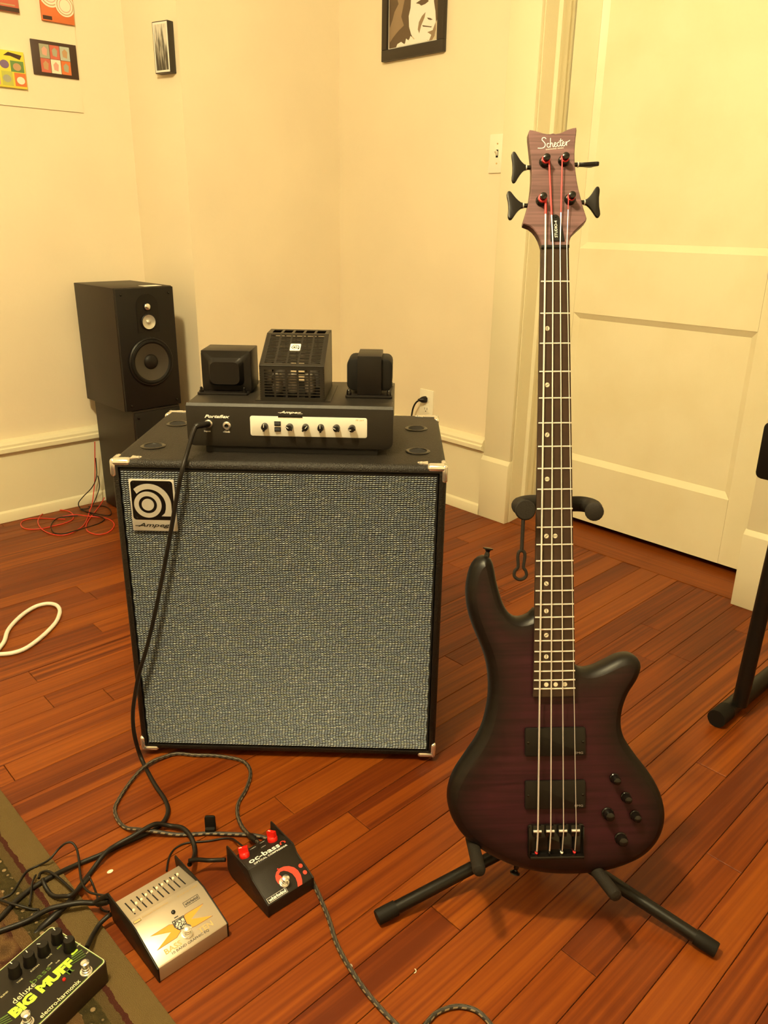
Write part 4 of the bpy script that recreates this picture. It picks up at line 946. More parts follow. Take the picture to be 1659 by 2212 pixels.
# silver ten-band equaliser
EQ = pedal_frame(-.8355, .403, 0, 90.6)
eq = thing('equaliser_pedal', 'silver ten-slider graphic equaliser pedal with an orange X, at the rug edge', 'effects pedal', EQ)
M['eq_silver'] = mat('brushed_aluminium_face', (0.47, 0.40, 0.31), 0.38, 0.5)
EW = .060
sidep = [(0, .001), (0, .0275), (.067, .0505), (.087, .0510), (.158, .0500), (.160, .0430), (.150, .001)]
for x in (-EW, EW - .0022): MB().prism(sidep, x, x + .0022, 'yzx').build('side_plate', M['black_satin'], eq, bevel=.0004)
top = [(.001, .0015), (.001, .0268), (.003, .0285), (.0675, .0498), (.0860, .0506), (.0862, .0470), (.146, .0372), (.146, .0015)]
fc = MB().prism(top, -EW + .0023, EW - .0023, 'yzx').build('face_plate', M['eq_silver'], eq, bevel=.0003)
dE = Vector((0, .060, -.0098)).normalized(); nE = Vector((1, 0, 0)).cross(dE); PE = frame((0, .0862, .0470), (1, 0, 0), dE, nE)
M['tip'] = mat('lit_slider_tip', (1, .75, .5), .3, emit=(1, .5, .2), estr=.6)
vals = [.12, .34, .50, .64, .60, .66, .70, .72, .74, .80]; vals = [.10, .42, .46, .58, .56, .60, .62, .63, .62, .70]
for i in range(10):
    x = -.0445 + i * .00965
    s_ = MB().box(x - .0010, x + .0010, .010, .046, .0001, .0004, PE).build('slider_slot', M['void'], fc, recalc=False)
    y = .010 + .036 * vals[i]
    o = MB().box(x - .0010, x + .0010, y - .0018, y + .0018, .0003, .0050, PE).build('slider', M['chrome'], eq, bevel=.0004)
    MB().lathe([(.0019, .0045), (.0020, .0065), (.0010, .0075)], PE @ at((x, y, 0)), seg=10).build('slider_tip', M['tip'], o)
dS2 = Vector((0, .0645, .0213)).normalized(); nS2 = Vector((1, 0, 0)).cross(dS2); FE = frame((0, .003, .0286), (1, 0, 0), dS2, nS2); ud = dS2
def on_eq(u, v, e=.0003): return FE @ Vector((u, v, e))
qe = lambda x, y: (220 + x / 5.72, 1840 + y / 5.72)
FEW = EQ @ FE
def eqp(x, y): v = hit(FEW, *qe(x, y), 2, 0.0); return v.x, v.y
def eqt(s, x, y, wdt, hgt, m, **k):
    u, v = eqp(x, y); return text('lettering', s, .005, on_eq(u, v, 0), (1, 0, 0), ud, m, fc, width=wdt, height=hgt, **k)
eqt('10 BAND GRAPHIC EQ', 1100, 1110, .062, .0045, M['black_print'], bold=.01)
eqt('BASS', 880, 1180, .027, .0085, M['gold_print'], bold=.02); eqt('TEN', 1280, 930, .024, .0085, M['gold_print'], bold=.02)
eqt('whirlwind', 1105, 605, .0225, .0048, M['black_print'], bold=.03)
u, v = eqp(1105, 605)
fm = MB()
for a, b, c, d in ((-.0132, .0132, .0036, .0042), (-.0132, .0132, -.0042, -.0036), (-.0132, -.0126, -.0036, .0036), (.0126, .0132, -.0036, .0036)): fm.box(u + a, u + b, v + c, v + d, .0001, .0003, FE)
fm.v = fm.v; fm.build('label_border', M['black_print'], fc, recalc=False)['kind'] = 'stuff'
def eqpoly(pts, m, e, nm='print'):
    mb = MB(); mb.poly([on_eq(*eqp(*p), e) for p in pts]); return mb.build(nm, m, fc, recalc=False)
XA = [(1250, 645), (1030, 775), (1000, 830), (1050, 880), (1110, 935), (1160, 915), (1365, 790), (1105, 832)]
XB_ = [(605, 1045), (830, 905), (880, 900), (930, 960), (975, 975), (925, 1060), (685, 1215), (855, 992)]
def grow(P, k):
    cx = sum(p[0] for p in P) / len(P); cy = sum(p[1] for p in P) / len(P); return [(cx + (p[0] - cx) * k, cy + (p[1] - cy) * k) for p in P]
for P_ in (XA, XB_): eqpoly(grow(P_, 1.05), M['black_print'], .00012, 'print_outline'); eqpoly(P_, M['orange_print'], .00022, 'orange_print')
def crest_mat():
    m, nt, b = nt_new('crest_print'); tc = N(nt, 'ShaderNodeTexCoord'); nz = N(nt, 'ShaderNodeTexNoise'); nz.inputs['Scale'].default_value = 420; nz.inputs['Detail'].default_value = 2; L(nt, tc.outputs['Object'], nz.inputs['Vector'])
    r = ramp(nt, [(.46, (.02, .016, .012)), (.52, (.62, .58, .50))]); L(nt, nz.outputs['Fac'], r.inputs['Fac']); L(nt, r.outputs['Color'], b.inputs['Base Color']); return m
M['crest'] = crest_mat()
sh = [(875, 870), (1005, 795), (1040, 880), (1030, 930), (965, 960), (905, 935)]
eqpoly(grow(sh, 1.12), M['black_print'], .0003, 'crest_outline'); eqpoly(grow(sh, .95), M['crest'], .0004, 'crest')
eqpoly([(893, 815), (940, 788), (944, 800), (897, 828)], M['black_print'], .0003, 'crest_crown')
u, v = eqp(882, 748); MB().lathe([(.0032, 0), (.0032, .0014), (.0022, .0022), (.0008, .0026)], FE @ at((u, v, 0)), seg=14).build('indicator', M['black_gloss'], eq)
u, v = eqp(1050, 1010); foot_switch(eq, on_eq(u, v, 0), nS2)
# strip under the sliders
ST = frame((0, .0690, .0500), (1, 0, 0), (0, 1, .04), (0, -.04, 1))
text('lettering', 'FXEQ10BP', .004, ST @ Vector((.036, .008, .0003)), (1, 0, 0), (0, 1, 0), M['gold_print'], fc, width=.036, height=.0036)
text('lettering', 'Constant Q technology', .004, ST @ Vector((-.020, .009, .0003)), (1, 0, 0), (0, 1, 0), M['gold_print'], fc, width=.044, height=.0042)
MB().box(-.056, -.0445, .006, .011, .0002, .0004, ST).build('label_box', M['black_print'], fc, recalc=False); MB().box(-.0555, -.0450, .0065, .0105, .0004, .0005, ST).build('label_box_fill', M['gold_print'], fc, recalc=False)
# black optical compressor
OC = pedal_frame(-.8225, .5735, 0, 89.0)
oc = thing('compressor_pedal', 'small black compressor pedal with two red knobs and a red bass clef', 'effects pedal', OC)
OW = .0455
M['oc_black'] = mat('black_powder_coat', (0.013, 0.0095, 0.007), 0.42, bump=.2, bscale=1200, spec=.3)
sidep = [(0, .001), (0, .0255), (.046, .0445), (.056, .0572), (.100, .0590), (.1225, .0600), (.1240, .0560), (.1240, .010), (.112, .001)]
for x in (-OW, OW - .0022): MB().prism(sidep, x, x + .0022, 'yzx').build('side_plate', M['oc_black'], oc, bevel=.0004)
top = [(.001, .0015), (.001, .0242), (.003, .0258), (.0455, .0436), (.0560, .0566), (.0760, .0572), (.1040, .0490), (.1040, .0015)]
of = MB().prism(top, -OW + .0023, OW - .0023, 'yzx').build('face_plate', M['oc_black'], oc, bevel=.0004)
qo = lambda x, y: (470 + x / 7.213, 1760 + y / 7.213)
d1 = Vector((0, .0425, .0178)).normalized(); n1 = Vector((1, 0, 0)).cross(d1); F1 = frame((0, .003, .0258), (1, 0, 0), d1, n1); F1W = OC @ F1
d2 = Vector((0, .028, -.0082)).normalized(); n2_ = Vector((1, 0, 0)).cross(d2); F2 = frame((0, .0760, .0572), (1, 0, 0), d2, n2_); F2W = OC @ F2
d3 = Vector((0, .014, .0004)).normalized(); n3_ = Vector((1, 0, 0)).cross(d3); F3 = frame((0, .0560, .0566), (1, 0, 0), d3, n3_); F3W = OC @ F3
def oh(FW, x, y): v = hit(FW, *qo(x, y), 2, 0.0); return v.x, v.y
foot_switch(oc, F1 @ Vector((*oh(F1W, 1035, 1060), 0)), n1)
# bass clef, traced as a flat print
clef = [(1320, 1085), (1250, 1125), (1242, 1060), (1215, 985), (1165, 920), (1100, 885), (1030, 872), (975, 890), (950, 935), (985, 950), (1010, 985), (1030, 1040), (1035, 1100), (990, 1098), (945, 1075), (910, 1020), (898, 960), (915, 895), (960, 840), (1030, 808), (1110, 800), (1190, 820), (1250, 865), (1295, 935), (1315, 1010)]
mb = MB(); mb.poly([F1 @ Vector((*oh(F1W, *p), .0003)) for p in clef]); cl = mb.build('bass_clef', M['red_print'], of, recalc=False)
bm = bmesh.new(); bm.from_mesh(cl.data); bmesh.ops.triangulate(bm, faces=bm.faces); bm.to_mesh(cl.data); bm.free()
for p in ((1292, 795), (1360, 897)):
    u, v = oh(F1W, *p); mb = MB(); mb.poly([F1 @ Vector((a, b, .0003)) for a, b in circle_pts(u, v, .0036, 20)]); mb.build('clef_dot', M['red_print'], of, recalc=False)
u, v = oh(F1W, 930, 1258)
MB().box(u - .0185, u + .0185, v - .0042, v + .0042, .00005, .0002, F1).build('label_frame', M['white_print'], of, recalc=False); MB().box(u - .0181, u + .0181, v - .0038, v + .0038, .0002, .0003, F1).build('label_field', M['black_print'], of, recalc=False)
text('lettering', 'whirlwind', .005, F1 @ Vector((u, v, .0002)), (1, 0, 0), d1, M['white_print'], of, width=.0330, height=.0056, bold=.04)
# sloping band between the two steps carries the name
text('lettering', 'oc-bass', .006, F3 @ Vector((-.0055, .0138, .0001)), (1, 0, 0), d3, M['white_print'], of, width=.0600, height=.0100, bold=.02)
text('lettering', 'OPTICAL COMPRESSOR', .003, F3 @ Vector((.0020, .0048, .0001)), (1, 0, 0), d3, M['white_print'], of, width=.0660, height=.0036, bold=.03, spacing=1.15)
mb = MB(); cc = F3 @ Vector((0, 0, 0))
ring2(mb, F3, .0315, .0130, .0030, .0046, .0003, -.6, 2.9, 18); mb.poly([F3 @ Vector((a, b, .0003)) for a, b in circle_pts(.0272, .0125, .0016, 12)]); mb.poly([F3 @ Vector((a, b, .0003)) for a, b in circle_pts(.0368, .0150, .0007, 8)]); mb.poly([F3 @ Vector((a, b, .0003)) for a, b in circle_pts(.0368, .0125, .0007, 8)])
mb.build('small_clef', M['red_print'], of, recalc=False)['kind'] = 'stuff'
for x, ang in ((-.0315, 2.6), (.0245, 1.9)):
    T = F2 @ at((x, .013, 0))
    k_ = MB().lathe([(.0088, .0), (.0090, .004), (.0078, .0075), (.0070, .008)], T, seg=22); k_.box(-.0078, .0078, -.0034, .0034, .007, .0165, T @ rotz(ang)); k_ = k_.build('red_knob', M['red_plastic'], oc)
    MB().box(.0015, .0068, -.0006, .0006, .0165, .0168, T @ rotz(ang)).build('pointer', M['white_print'], k_, recalc=False)
for s_, x, y, wd in (('THRESH', -.010, .022, .011), ('LIMIT', .004, .010, .009), ('GAIN', .010, .024, .009)):
    text('lettering', s_, .002, F2 @ Vector((x, y, .0001)), (1, 0, 0), d2, M['white_print'], of, width=wd, height=.0018)
v_ = F1 @ Vector((.001, .040, 0)); MB().lathe([(.0014, 0), (.0013, .0012), (.0005, .0018)], zdir(v_, n1), seg=10).build('indicator', M['red_plastic'], oc)
# black and green fuzz pedal on the rug
MF = pedal_frame(-.8815, .2905, RT, 107.1)
mf = thing('fuzz_pedal', 'large black fuzz pedal with lime green lettering and tall black knobs, on the rug', 'effects pedal', MF)
FWD, FDP, FH = .148, .120, .0385
M['muff_side'] = mat('dark_bronze_paint', (0.030, 0.018, 0.010), 0.45, spec=.3)
M['muff_face'] = mat('black_screen_print_face', (0.012, 0.009, 0.006), 0.35, spec=.3)
M['cream_print'] = mat('cream_print', (0.70, 0.66, 0.42), 0.4)
bx = MB().prism(round_rect(-FWD, 0, 0, FDP, .006), 0, FH).build('enclosure', M['muff_side'], mf, bevel=.0018)
MB().prism(round_rect(-FWD + .0015, -.0015, .0015, FDP - .0015, .0055), FH, FH + .0004).build('cream_rim', M['cream_print'], mf, recalc=False)
MB().prism(round_rect(-FWD + .0025, -.0025, .0025, FDP - .0025, .005), FH + .0003, FH + .0007).build('green_rim', M['green_dark'], mf, recalc=False)
mface = MB().prism(round_rect(-FWD + .0036, -.0036, .0036, FDP - .0036, .0045), FH + .0006, FH + .0010).build('face_plate', M['muff_face'], mf, recalc=False)
FT = at((0, 0, FH + .0010)); MFW = MF @ FT
qm = lambda x, y: (x / 6.381, 1960 + y / 6.381)
def mp_(x, y, z=0.0): v = hit(MFW, *qm(x, y), 2, z); return v.x, v.y
def mt(s, x, y, wd, hg, m, **k): u, v = mp_(x, y); return text('lettering', s, .005, (u, v, FH + .0010), (1, 0, 0), (0, 1, 0), m, mface, width=wd, height=hg, **k)
mt('BIG MUFF', 590, 1095, .0985, .0170, M['green_print'], bold=.065)
mt('deluxe', 325, 1180, .034, .0095, M['cream_print']); mt('bass', 560, 930, .030, .0085, M['green_dark'])
mt('electro-harmonix', 830, 1255, .0640, .0072, M['cream_print'], bold=.01)
mt('BYPASS', 1265, 920, .0125, .0026, M['cream_print']); mt('SUSTAIN', 480, 838, .0140, .0026, M['cream_print']); mt('TONE', 272, 1012, .0090, .0026, M['cream_print']); mt('BLEND', 60, 1200, .0110, .0026, M['cream_print'])
mt('GATE', 676, 672, .0090, .0026, M['cream_print']); mt('OUTPUT', 1078, 525, .0090, .0022, M['cream_print']); mt('INPUT', 1215, 615, .0070, .0022, M['cream_print']); mt('DRY', 820, 545, .0080, .0022, M['green_print']); mt('0dB', 795, 750, .0065, .0022, M['cream_print']); mt('-10dB', 685, 790, .0085, .0022, M['cream_print'])
mt('\u03c0', 960, 885, .0105, .0085, M['green_dark'])
for k in range(4):
    for (x0, y0, x1, y1) in (((985, 690 + k * 32, 1130 + k * 18, 585 + k * 26)), ((0, 1545 + k * 30, 110 + k * 20, 1478 + k * 26))):
        a = mp_(x0, y0); b = mp_(x1, y1); mb = MB(); ribbon(mb, [a, b], .0011 if k else .0020, (0, 0, FH + .0010), (1, 0, 0), (0, 1, 0), 1, 1, ext=.0002, smooth=False); mb.build('green_stripe', M['green_dark'], mface, recalc=False)
for x, y in ((775, 330), (945, 440), (585, 500), (390, 640), (185, 790)):
    z = .019; u, v = mp_(x, y, z)
    o = MB().lathe([(.0090, 0), (.0092, .003), (.0082, .006), (.0078, .0175), (.0070, .019)], at((u, v, FH + .001)), seg=20).build('knob', M['black_satin'], mf)
    MB().box(-.0005, .0005, .003, .0078, .0190, .0193, at((u, v, FH + .001)) @ rotz(random.uniform(-1, 1))).build('pointer', M['white_print'], o, recalc=False)
for x, y in ((1190, 890), (380, 1600)):
    u, v = mp_(x, y); foot_switch(mf, (u, v, FH + .001), (0, 0, 1), .019)
u, v = mp_(885, 1000); MB().lathe([(.0025, 0), (.0024, .002), (.001, .0034)], at((u, v, FH + .001)), seg=12).build('indicator', M['red_plastic'], mf)
u, v = mp_(1028, 618); MB().prism(round_rect(u - .0055, u + .0055, v - .0020, v + .0020, .0019), FH + .001, FH + .0013).build('green_tag', M['green_print'], mface)
# ------------------------------------------------------------------ cables
def braid_mat():
    m, nt, b = nt_new('braided_cable_jacket')
    a1 = N(nt, 'ShaderNodeAttribute'); a1.attribute_name = 'along'; a2 = N(nt, 'ShaderNodeAttribute'); a2.attribute_name = 'around'
    x = N(nt, 'ShaderNodeMath', operation='MULTIPLY_ADD'); x.inputs[1].default_value = 75; L(nt, a1.outputs['Fac'], x.inputs[0]); L(nt, a2.outputs['Fac'], x.inputs[2])
    fr_ = N(nt, 'ShaderNodeMath', operation='FRACT'); L(nt, x.outputs[0], fr_.inputs[0])
    y = N(nt, 'ShaderNodeMath', operation='MULTIPLY'); y.inputs[1].default_value = 4; L(nt, a2.outputs['Fac'], y.inputs[0])
    f2 = N(nt, 'ShaderNodeMath', operation='FRACT'); L(nt, y.outputs[0], f2.inputs[0])
    g1 = N(nt, 'ShaderNodeMath', operation='GREATER_THAN'); g1.inputs[1].default_value = .45; L(nt, fr_.outputs[0], g1.inputs[0])
    g2 = N(nt, 'ShaderNodeMath', operation='GREATER_THAN'); g2.inputs[1].default_value = .5; L(nt, f2.outputs[0], g2.inputs[0])
    mm = N(nt, 'ShaderNodeMath', operation='MULTIPLY'); L(nt, g1.outputs[0], mm.inputs[0]); L(nt, g2.outputs[0], mm.inputs[1])
    r = ramp(nt, [(0, (.016, .012, .009)), (1, (.22, .17, .10))]); L(nt, mm.outputs[0], r.inputs['Fac']); L(nt, r.outputs['Color'], b.inputs['Base Color']); b.inputs['Roughness'].default_value = .55
    return m
M['braid'] = braid_mat()
def ground_z(p): return RT if p.y < .331 + (p.x + .9) * .0244 and p.x > -2.1 else 0.0
def floor_path(pts, r, lift=0.0):
    out = []
    for p in pts:
        v = floor_pt(p[0], p[1], r + lift); z = p[2] if len(p) > 2 else 0.0
        g = ground_z(v); v = floor_pt(p[0], p[1], r + g + lift + z); out.append(v)
    return out
LAID = []
def lift_over(P, r):
    A = np.array([tuple(p) for p in P]); need = A[:, 2].copy()
    for Q, rq in LAID:
        for i in range(len(A)):
            d = np.hypot(Q[:, 0] - A[i, 0], Q[:, 1] - A[i, 1]); k = int(d.argmin()); gap = r + rq
            if d[k] < gap * 1.15 and abs(Q[k, 2] - A[i, 2]) < gap: need[i] = max(need[i], Q[k, 2] + gap * 1.03)
    ex = need - A[:, 2]
    if ex.max() > 1e-5:
        for _ in range(4):
            e2 = ex.copy(); e2[1:] = np.maximum(e2[1:], ex[:-1]); e2[:-1] = np.maximum(e2[:-1], ex[1:]); ex = e2
        for _ in range(3): ex = np.convolve(np.pad(ex, 2, mode='edge'), np.ones(5) / 5, mode='valid')
        A[:, 2] += ex
    LAID.append((A, r)); return [Vector(a) for a in A]
def cable(name, pts, r, m, label, group=None, seg=10, n=6):
    P = lift_over(smooth_path(pts, n), r)
    o = MB().tube(P, r, seg).build(name, m, None, sharp=60)
    tag(o, label, 'cable', group); return o
def plug(parent, P, d, r=.0055, ln=.045, m=None):
    MB().lathe([(r * .55, -ln * .25), (r, 0), (r, ln * .7), (r * .8, ln * .75), (r * .8, ln)], zdir(P, d), seg=14).build('plug', m or M['black_satin'], parent)
# from the amplifier input, down over the grille and away to the left of the floor
def cab_pt(px, py, y): v = hit(CAB, px, py, 1, y); return CAB @ v
jx = HEAD @ Vector((-.1502, -.006, .6946))
pts = [jx, HEAD @ Vector((-.156, -.030, .6985)), HEAD @ Vector((-.166, -.040, .6940)), cab_pt(402, 985, .000), cab_pt(392, 1022, -.016), cab_pt(380, 1085, -.016), cab_pt(367, 1160, -.016), cab_pt(352, 1240, -.016), cab_pt(336, 1320, -.017), cab_pt(317, 1400, -.018), cab_pt(302, 1450, -.018), cab_pt(292, 1500, -.018), cab_pt(287, 1545, -.020), cab_pt(291, 1590, -.024)]
pts += floor_path([(306, 1640), (333, 1692), (355, 1725), (363, 1748), (358, 1768), (344, 1784), (325, 1797), (294, 1811), (256, 1828), (223, 1844), (165, 1868), (114, 1892), (76, 1914), (38, 1943), (0, 1983), (-40, 2020)], .0042)
ca = cable('instrument_cable', pts, .0042, M['cable'], 'black cable plugged into the amplifier input, hanging over the grille down to the rug')
mb = MB().tube(smooth_path(pts[:4], 6)[:12], .0056, 12); mb.build('plug', M['black_satin'], ca)
# braided cable from behind the compressor round the big loop and along the cabinet
B1 = floor_path([(560, 1822, .03), (541, 1806, .012), (523, 1786), (513, 1760), (515, 1735), (530, 1708), (540, 1680), (539, 1660), (526, 1645), (500, 1637), (460, 1632), (420, 1631), (381, 1628), (345, 1640), (312, 1660), (280, 1692), (256, 1728), (248, 1748), (253, 1768), (268, 1786), (294, 1797), (325, 1803), (372, 1804), (419, 1802), (451, 1800), (482, 1801), (513, 1802), (545, 1804), (575, 1810), (605, 1822)], .0036)
cb = cable('braided_cable', B1, .0036, M['braid'], 'braided brown and black cable looping along the foot of the speaker cabinet', 'braided instrument cables')
plug(cb, B1[1], B1[0] - B1[1], .0056, .034)
B2 = floor_path([(640, 1850), (662, 1880), (682, 1918), (697, 1952), (712, 1990), (724, 2030), (742, 2068), (765, 2105), (792, 2143), (822, 2178), (858, 2214), (885, 2236), (905, 2232), (922, 2210), (945, 2187), (985, 2174), (1025, 2181), (1052, 2203), (1075, 2235)], .0036)
cable('braided_cable', B2, .0036, M['braid'], 'braided cable running from the compressor pedal across the boards in front of the bass', 'braided instrument cables')
# patch and power leads
c8 = lambda x, y, z=0.0: (x / 3.95, 1720 + y / 3.95, z)
c7 = lambda x, y, z=0.0: (200 + x / 3.19, 1720 + y / 3.19, z)
P = floor_path([c8(480, 1010, .0), c8(560, 935, .004), c8(640, 830), c8(720, 720), c8(800, 620), c8(900, 520), c8(1000, 450), c8(1150, 372, .004), c7(400, 238, .006), c7(460, 215, .004), c7(540, 215), c7(620, 240), c7(680, 300), c7(705, 370), c7(695, 430, .010), c7(668, 470, .022)], .0042)
cc_ = cable('patch_cable', P, .0042, M['cable'], 'thick black cable arching behind the equaliser pedal to its upright side plate'); plug(cc_, P[0], P[0] - P[1], .0062, .04)
P = floor_path([c7(665, 470, .024), c7(740, 455, .020), c7(830, 442, .020), c7(915, 438, .024)], .0036)
cable('patch_cable', P, .0036, M['cable'], 'short black patch cable joining the equaliser and the compressor pedals')
P = floor_path([c8(-40, 920), c8(0, 880), c8(100, 830), c8(165, 730), c8(230, 640), c8(330, 590), c8(420, 540, .01), c8(500, 450, .025), c8(560, 402, .035), c8(610, 395, .035), c8(650, 440, .03), c8(670, 520, .025), c8(680, 620, .02), c8(700, 740, .018), c8(750, 810, .02), c8(820, 835, .025), c8(900, 850, .034), c8(950, 880, .036)], .0019)
cable('power_lead', P, .0019, M['cable'], 'thin black power lead humped above the rug edge into the equaliser back')
P = floor_path([c8(925, 895, .030), c8(840, 912, .016), c8(750, 930, .004), c8(560, 980), c8(400, 1012), c8(200, 1080), c8(0, 1150), c8(-60, 1175)], .0042)
cd_ = cable('patch_cable', P, .0042, M['cable'], 'thick black cable from the side of the equaliser across the rug behind the fuzz pedal'); plug(cd_, P[1], P[0] - P[1], .0058, .03)
P = floor_path([c8(740, 1290, .014), c8(765, 1240, .012), c8(800, 1170, .006), c8(855, 1085, .006), c8(920, 1025, .016), c8(945, 1010, .018)], .0038)
cable('patch_cable', P, .0038, M['cable'], 'curved black patch cable between the fuzz pedal and the equaliser pedal')
P = floor_path([c8(760, 690, .006), c8(795, 760), c8(825, 840), c8(850, 930), c8(882, 975, .004), c8(930, 985, .008)], .0017)
cable('power_lead', P, .0017, M['cable'], 'thin dark lead curling beside the equaliser pedal at the rug edge')
P = floor_path([c7(510, 515), c7(520, 450), c7(540, 395), c7(575, 355), c7(650, 322), c7(800, 308), c7(900, 290), c7(960, 292, .004), c7(1000, 318, .014), c7(1040, 350, .024)], .0017)
cable('power_lead', P, .0017, M['cable'], 'thin black lead running behind the compressor pedal')
P = floor_path([c8(330, 700), c8(345, 655), c8(380, 655), c8(450, 690), c8(550, 762), c8(640, 842, .004)], .0022)
cable('power_lead', P, .0022, M['cable'], 'black lead bent double over the olive rug border')
P = floor_path([c8(370, 745), c8(390, 790), c8(450, 850), c8(530, 888), c8(610, 882, .004), c8(700, 800, .006), c8(760, 720, .008)], .0034)
cable('patch_cable', P, .0034, M['cable'], 'black cable lying in a shallow bow on the rug border')
P = floor_path([c8(-40, 880), c8(0, 910), c8(120, 955), c8(250, 968), c8(320, 966), c8(325, 985), c8(280, 1010)], .0020)
cable('power_lead', P, .0020, M['cable'], 'thin lead hooked back on itself on the dark part of the rug')
P = floor_path([c8(310, 700), c8(280, 780), c8(270, 880), c8(255, 960)], .0018)
cable('power_lead', P, .0018, M['cable'], 'thin lead crossing the rug pattern between the thick cables')
# hook-and-loop tie round the braided cable
tp_ = floor_pt(*c7(815, 245)[:2], .0)
tie = MB(); tie.prism(round_rect(-.0095, .0095, .0005, .036, .004), -.0026, .0026, 'xzy'); tie.box(-.0085, .0085, -.009, .010, .0005, .013)
to_ = tie.build('cable_tie', M['black_matt'], None, bevel=.001); to_.matrix_world = Matrix.Translation((tp_.x, tp_.y, 0)) @ rotz(math.radians(50)); tag(to_, 'black hook-and-loop strap tied round the braided cable', 'cable tie')
# loudspeaker wire heaped by the skirting board
s0 = lambda x, y: (x / 3.687, 900 + y / 3.687)
def wall_wire(x, y, yy=1.150): return hit(WORLD, *s0(x, y), 1, yy)
def wf_(pts, r, lift=0.0): return floor_path([s0(*p[:2]) + ((p[2],) if len(p) > 2 else ()) for p in pts], r, lift)
hang = [wall_wire(755, 200), wall_wire(756, 330), wall_wire(757, 440), wall_wire(752, 540)]
red1 = hang + wf_([(735, 690, .03), (718, 740, .01), (700, 800), (670, 860), (620, 900), (540, 938), (450, 943), (370, 920), (320, 880), (302, 835), (322, 790), (370, 757), (440, 744), (520, 747), (570, 767), (586, 795), (570, 825), (510, 850), (420, 872), (330, 892), (250, 898), (190, 888), (165, 860), (182, 832), (240, 813), (330, 810), (420, 813), (520, 818)], .0016)
cable('speaker_wire', red1, .0018, M['red_wire'], 'red loudspeaker wire dropping along the wall into wide loops on the floor', 'loudspeaker wires')
red2 = wf_([(832, 645, .02), (800, 700, .008), (760, 755), (720, 805), (692, 850), (686, 890), (710, 920), (770, 938), (840, 930), (890, 900), (910, 862), (890, 830), (840, 808), (780, 800), (700, 795, .003), (600, 788), (500, 800)], .0016)
cable('speaker_wire', red2, .0018, M['red_wire'], 'red loudspeaker wire coiled in a small loop against the speaker cabinet', 'loudspeaker wires')
blk = [wall_wire(762, 330, 1.135), wall_wire(770, 470, 1.135), wall_wire(735, 560, 1.125)] + wf_([(660, 640, .05), (625, 690, .02), (640, 730), (690, 758), (760, 790, .002), (830, 815), (800, 845), (720, 880), (620, 910), (520, 935), (440, 930), (408, 895), (415, 855), (450, 820), (520, 800, .003), (620, 790, .003)], .0016)
cable('speaker_wire', blk, .0018, M['cable'], 'black loudspeaker wire curving off the wall among the red loops', 'loudspeaker wires')
blk2 = [wall_wire(778, 470, 1.158), wall_wire(792, 560, 1.155)] + wf_([(745, 690, .03), (700, 735), (640, 745), (720, 770, .003), (860, 790), (885, 760), (850, 720), (780, 710), (700, 715)], .0016)
cable('speaker_wire', blk2, .0018, M['cable'], 'short black wire tucked beside the stacked loudspeakers', 'loudspeaker wires')
P = wf_([(-40, 1880), (0, 1838), (36, 1785), (62, 1705), (120, 1632), (200, 1562), (285, 1512), (370, 1490), (438, 1497), (472, 1528), (474, 1570), (448, 1632), (388, 1702), (300, 1780), (200, 1848), (100, 1882), (0, 1893), (-60, 1895)], .0055)
cable('white_cable', P, .0055, M['white_cable'], 'thick white cable bent into a long loop on the bare boards')
# ------------------------------------------------------------------ keyboard on an X stand at the right
KS = thing('keyboard_stand', 'black steel keyboard stand with an upright leg on a round floor tube', 'keyboard stand', Matrix.Translation((-.59, 1.565, 0)))
KI = Matrix.Translation((.59, -1.565, 0))
def kb(mb, name, m, parent=None, **k): mb.v = [tuple(KI @ Vector(v)) for v in mb.v]; return mb.build(name, m, parent or KS, **k)
c0 = floor_pt(1548, 1552, .0205); c1 = floor_pt(1659, 1462, .0205); dk = (c1 - c0).normalized()
F0 = c0; F1_ = c0 + dk * .36
ft = kb(MB().tube([F0, F1_], .0195, 18), 'floor_tube', M['stand'])
kb(MB().tube([F0 - dk * .002, F0 + dk * .045], .0205, 18), 'end_cap', M['black_matt'], ft)
# leg in the plane square to the floor tube
base = c0 + dk * .075
KF = frame(base, dk, Vector((0, 0, 1)).cross(dk), Vector((0, 0, 1)))
lp0 = hit(KF, 1606, 1485, 0, .0); lp1 = hit(KF, 1662, 1245, 0, .0)
dirl = (lp1 - lp0).normalized(); la = KF @ (lp0 - dirl * (lp0.z / dirl.z) + dirl * .012); lb = KF @ (lp0 + dirl * ((.545 - lp0.z) / dirl.z))
kb(MB().tube([la, lb], .0165, 16), 'leg', M['stand'])
kl = Vector((0, 0, 1)).cross(dk) * -1
la2 = la + kl * .82; lb2 = lb + kl * .78
kb(MB().tube([la2, lb2], .0165, 16), 'leg', M['stand'])
kb(MB().tube([F0 + kl * .82, F1_ + kl * .82], .0195, 18), 'floor_tube', M['stand'])
kb(MB().tube([la.lerp(lb, .5), la2.lerp(lb2, .5)], .0120, 14), 'cross_bar', M['stand'])
for q_ in (lb, lb2):
    s_ = Vector((q_.x, q_.y, .553)); kb(MB().tube([s_ - dk * .06, s_ + dk * .26], .012, 14), 'support_arm', M['black_matt'])
ke = hit(KF, 1640, 972, 0, -.030); kw = KF @ ke
KB = frame((kw.x, kw.y, .5665), kl, dk, Vector((0, 0, 1)))
kbd = thing('keyboard', 'black electronic keyboard with a rounded end, up on the steel stand', 'keyboard', KB)
MB().prism(round_rect(0, 1.15, .0, .118, .012, 4), -.0, .30, 'xzy').build('case', M['black_satin'], kbd, bevel=.003)
for i in range(52):
    MB().box(.06 + i * .0198, .06 + i * .0198 + .0188, -.0, .13, .1185, .1275).build('white_key', M['ivory_plastic'], kbd, recalc=False)
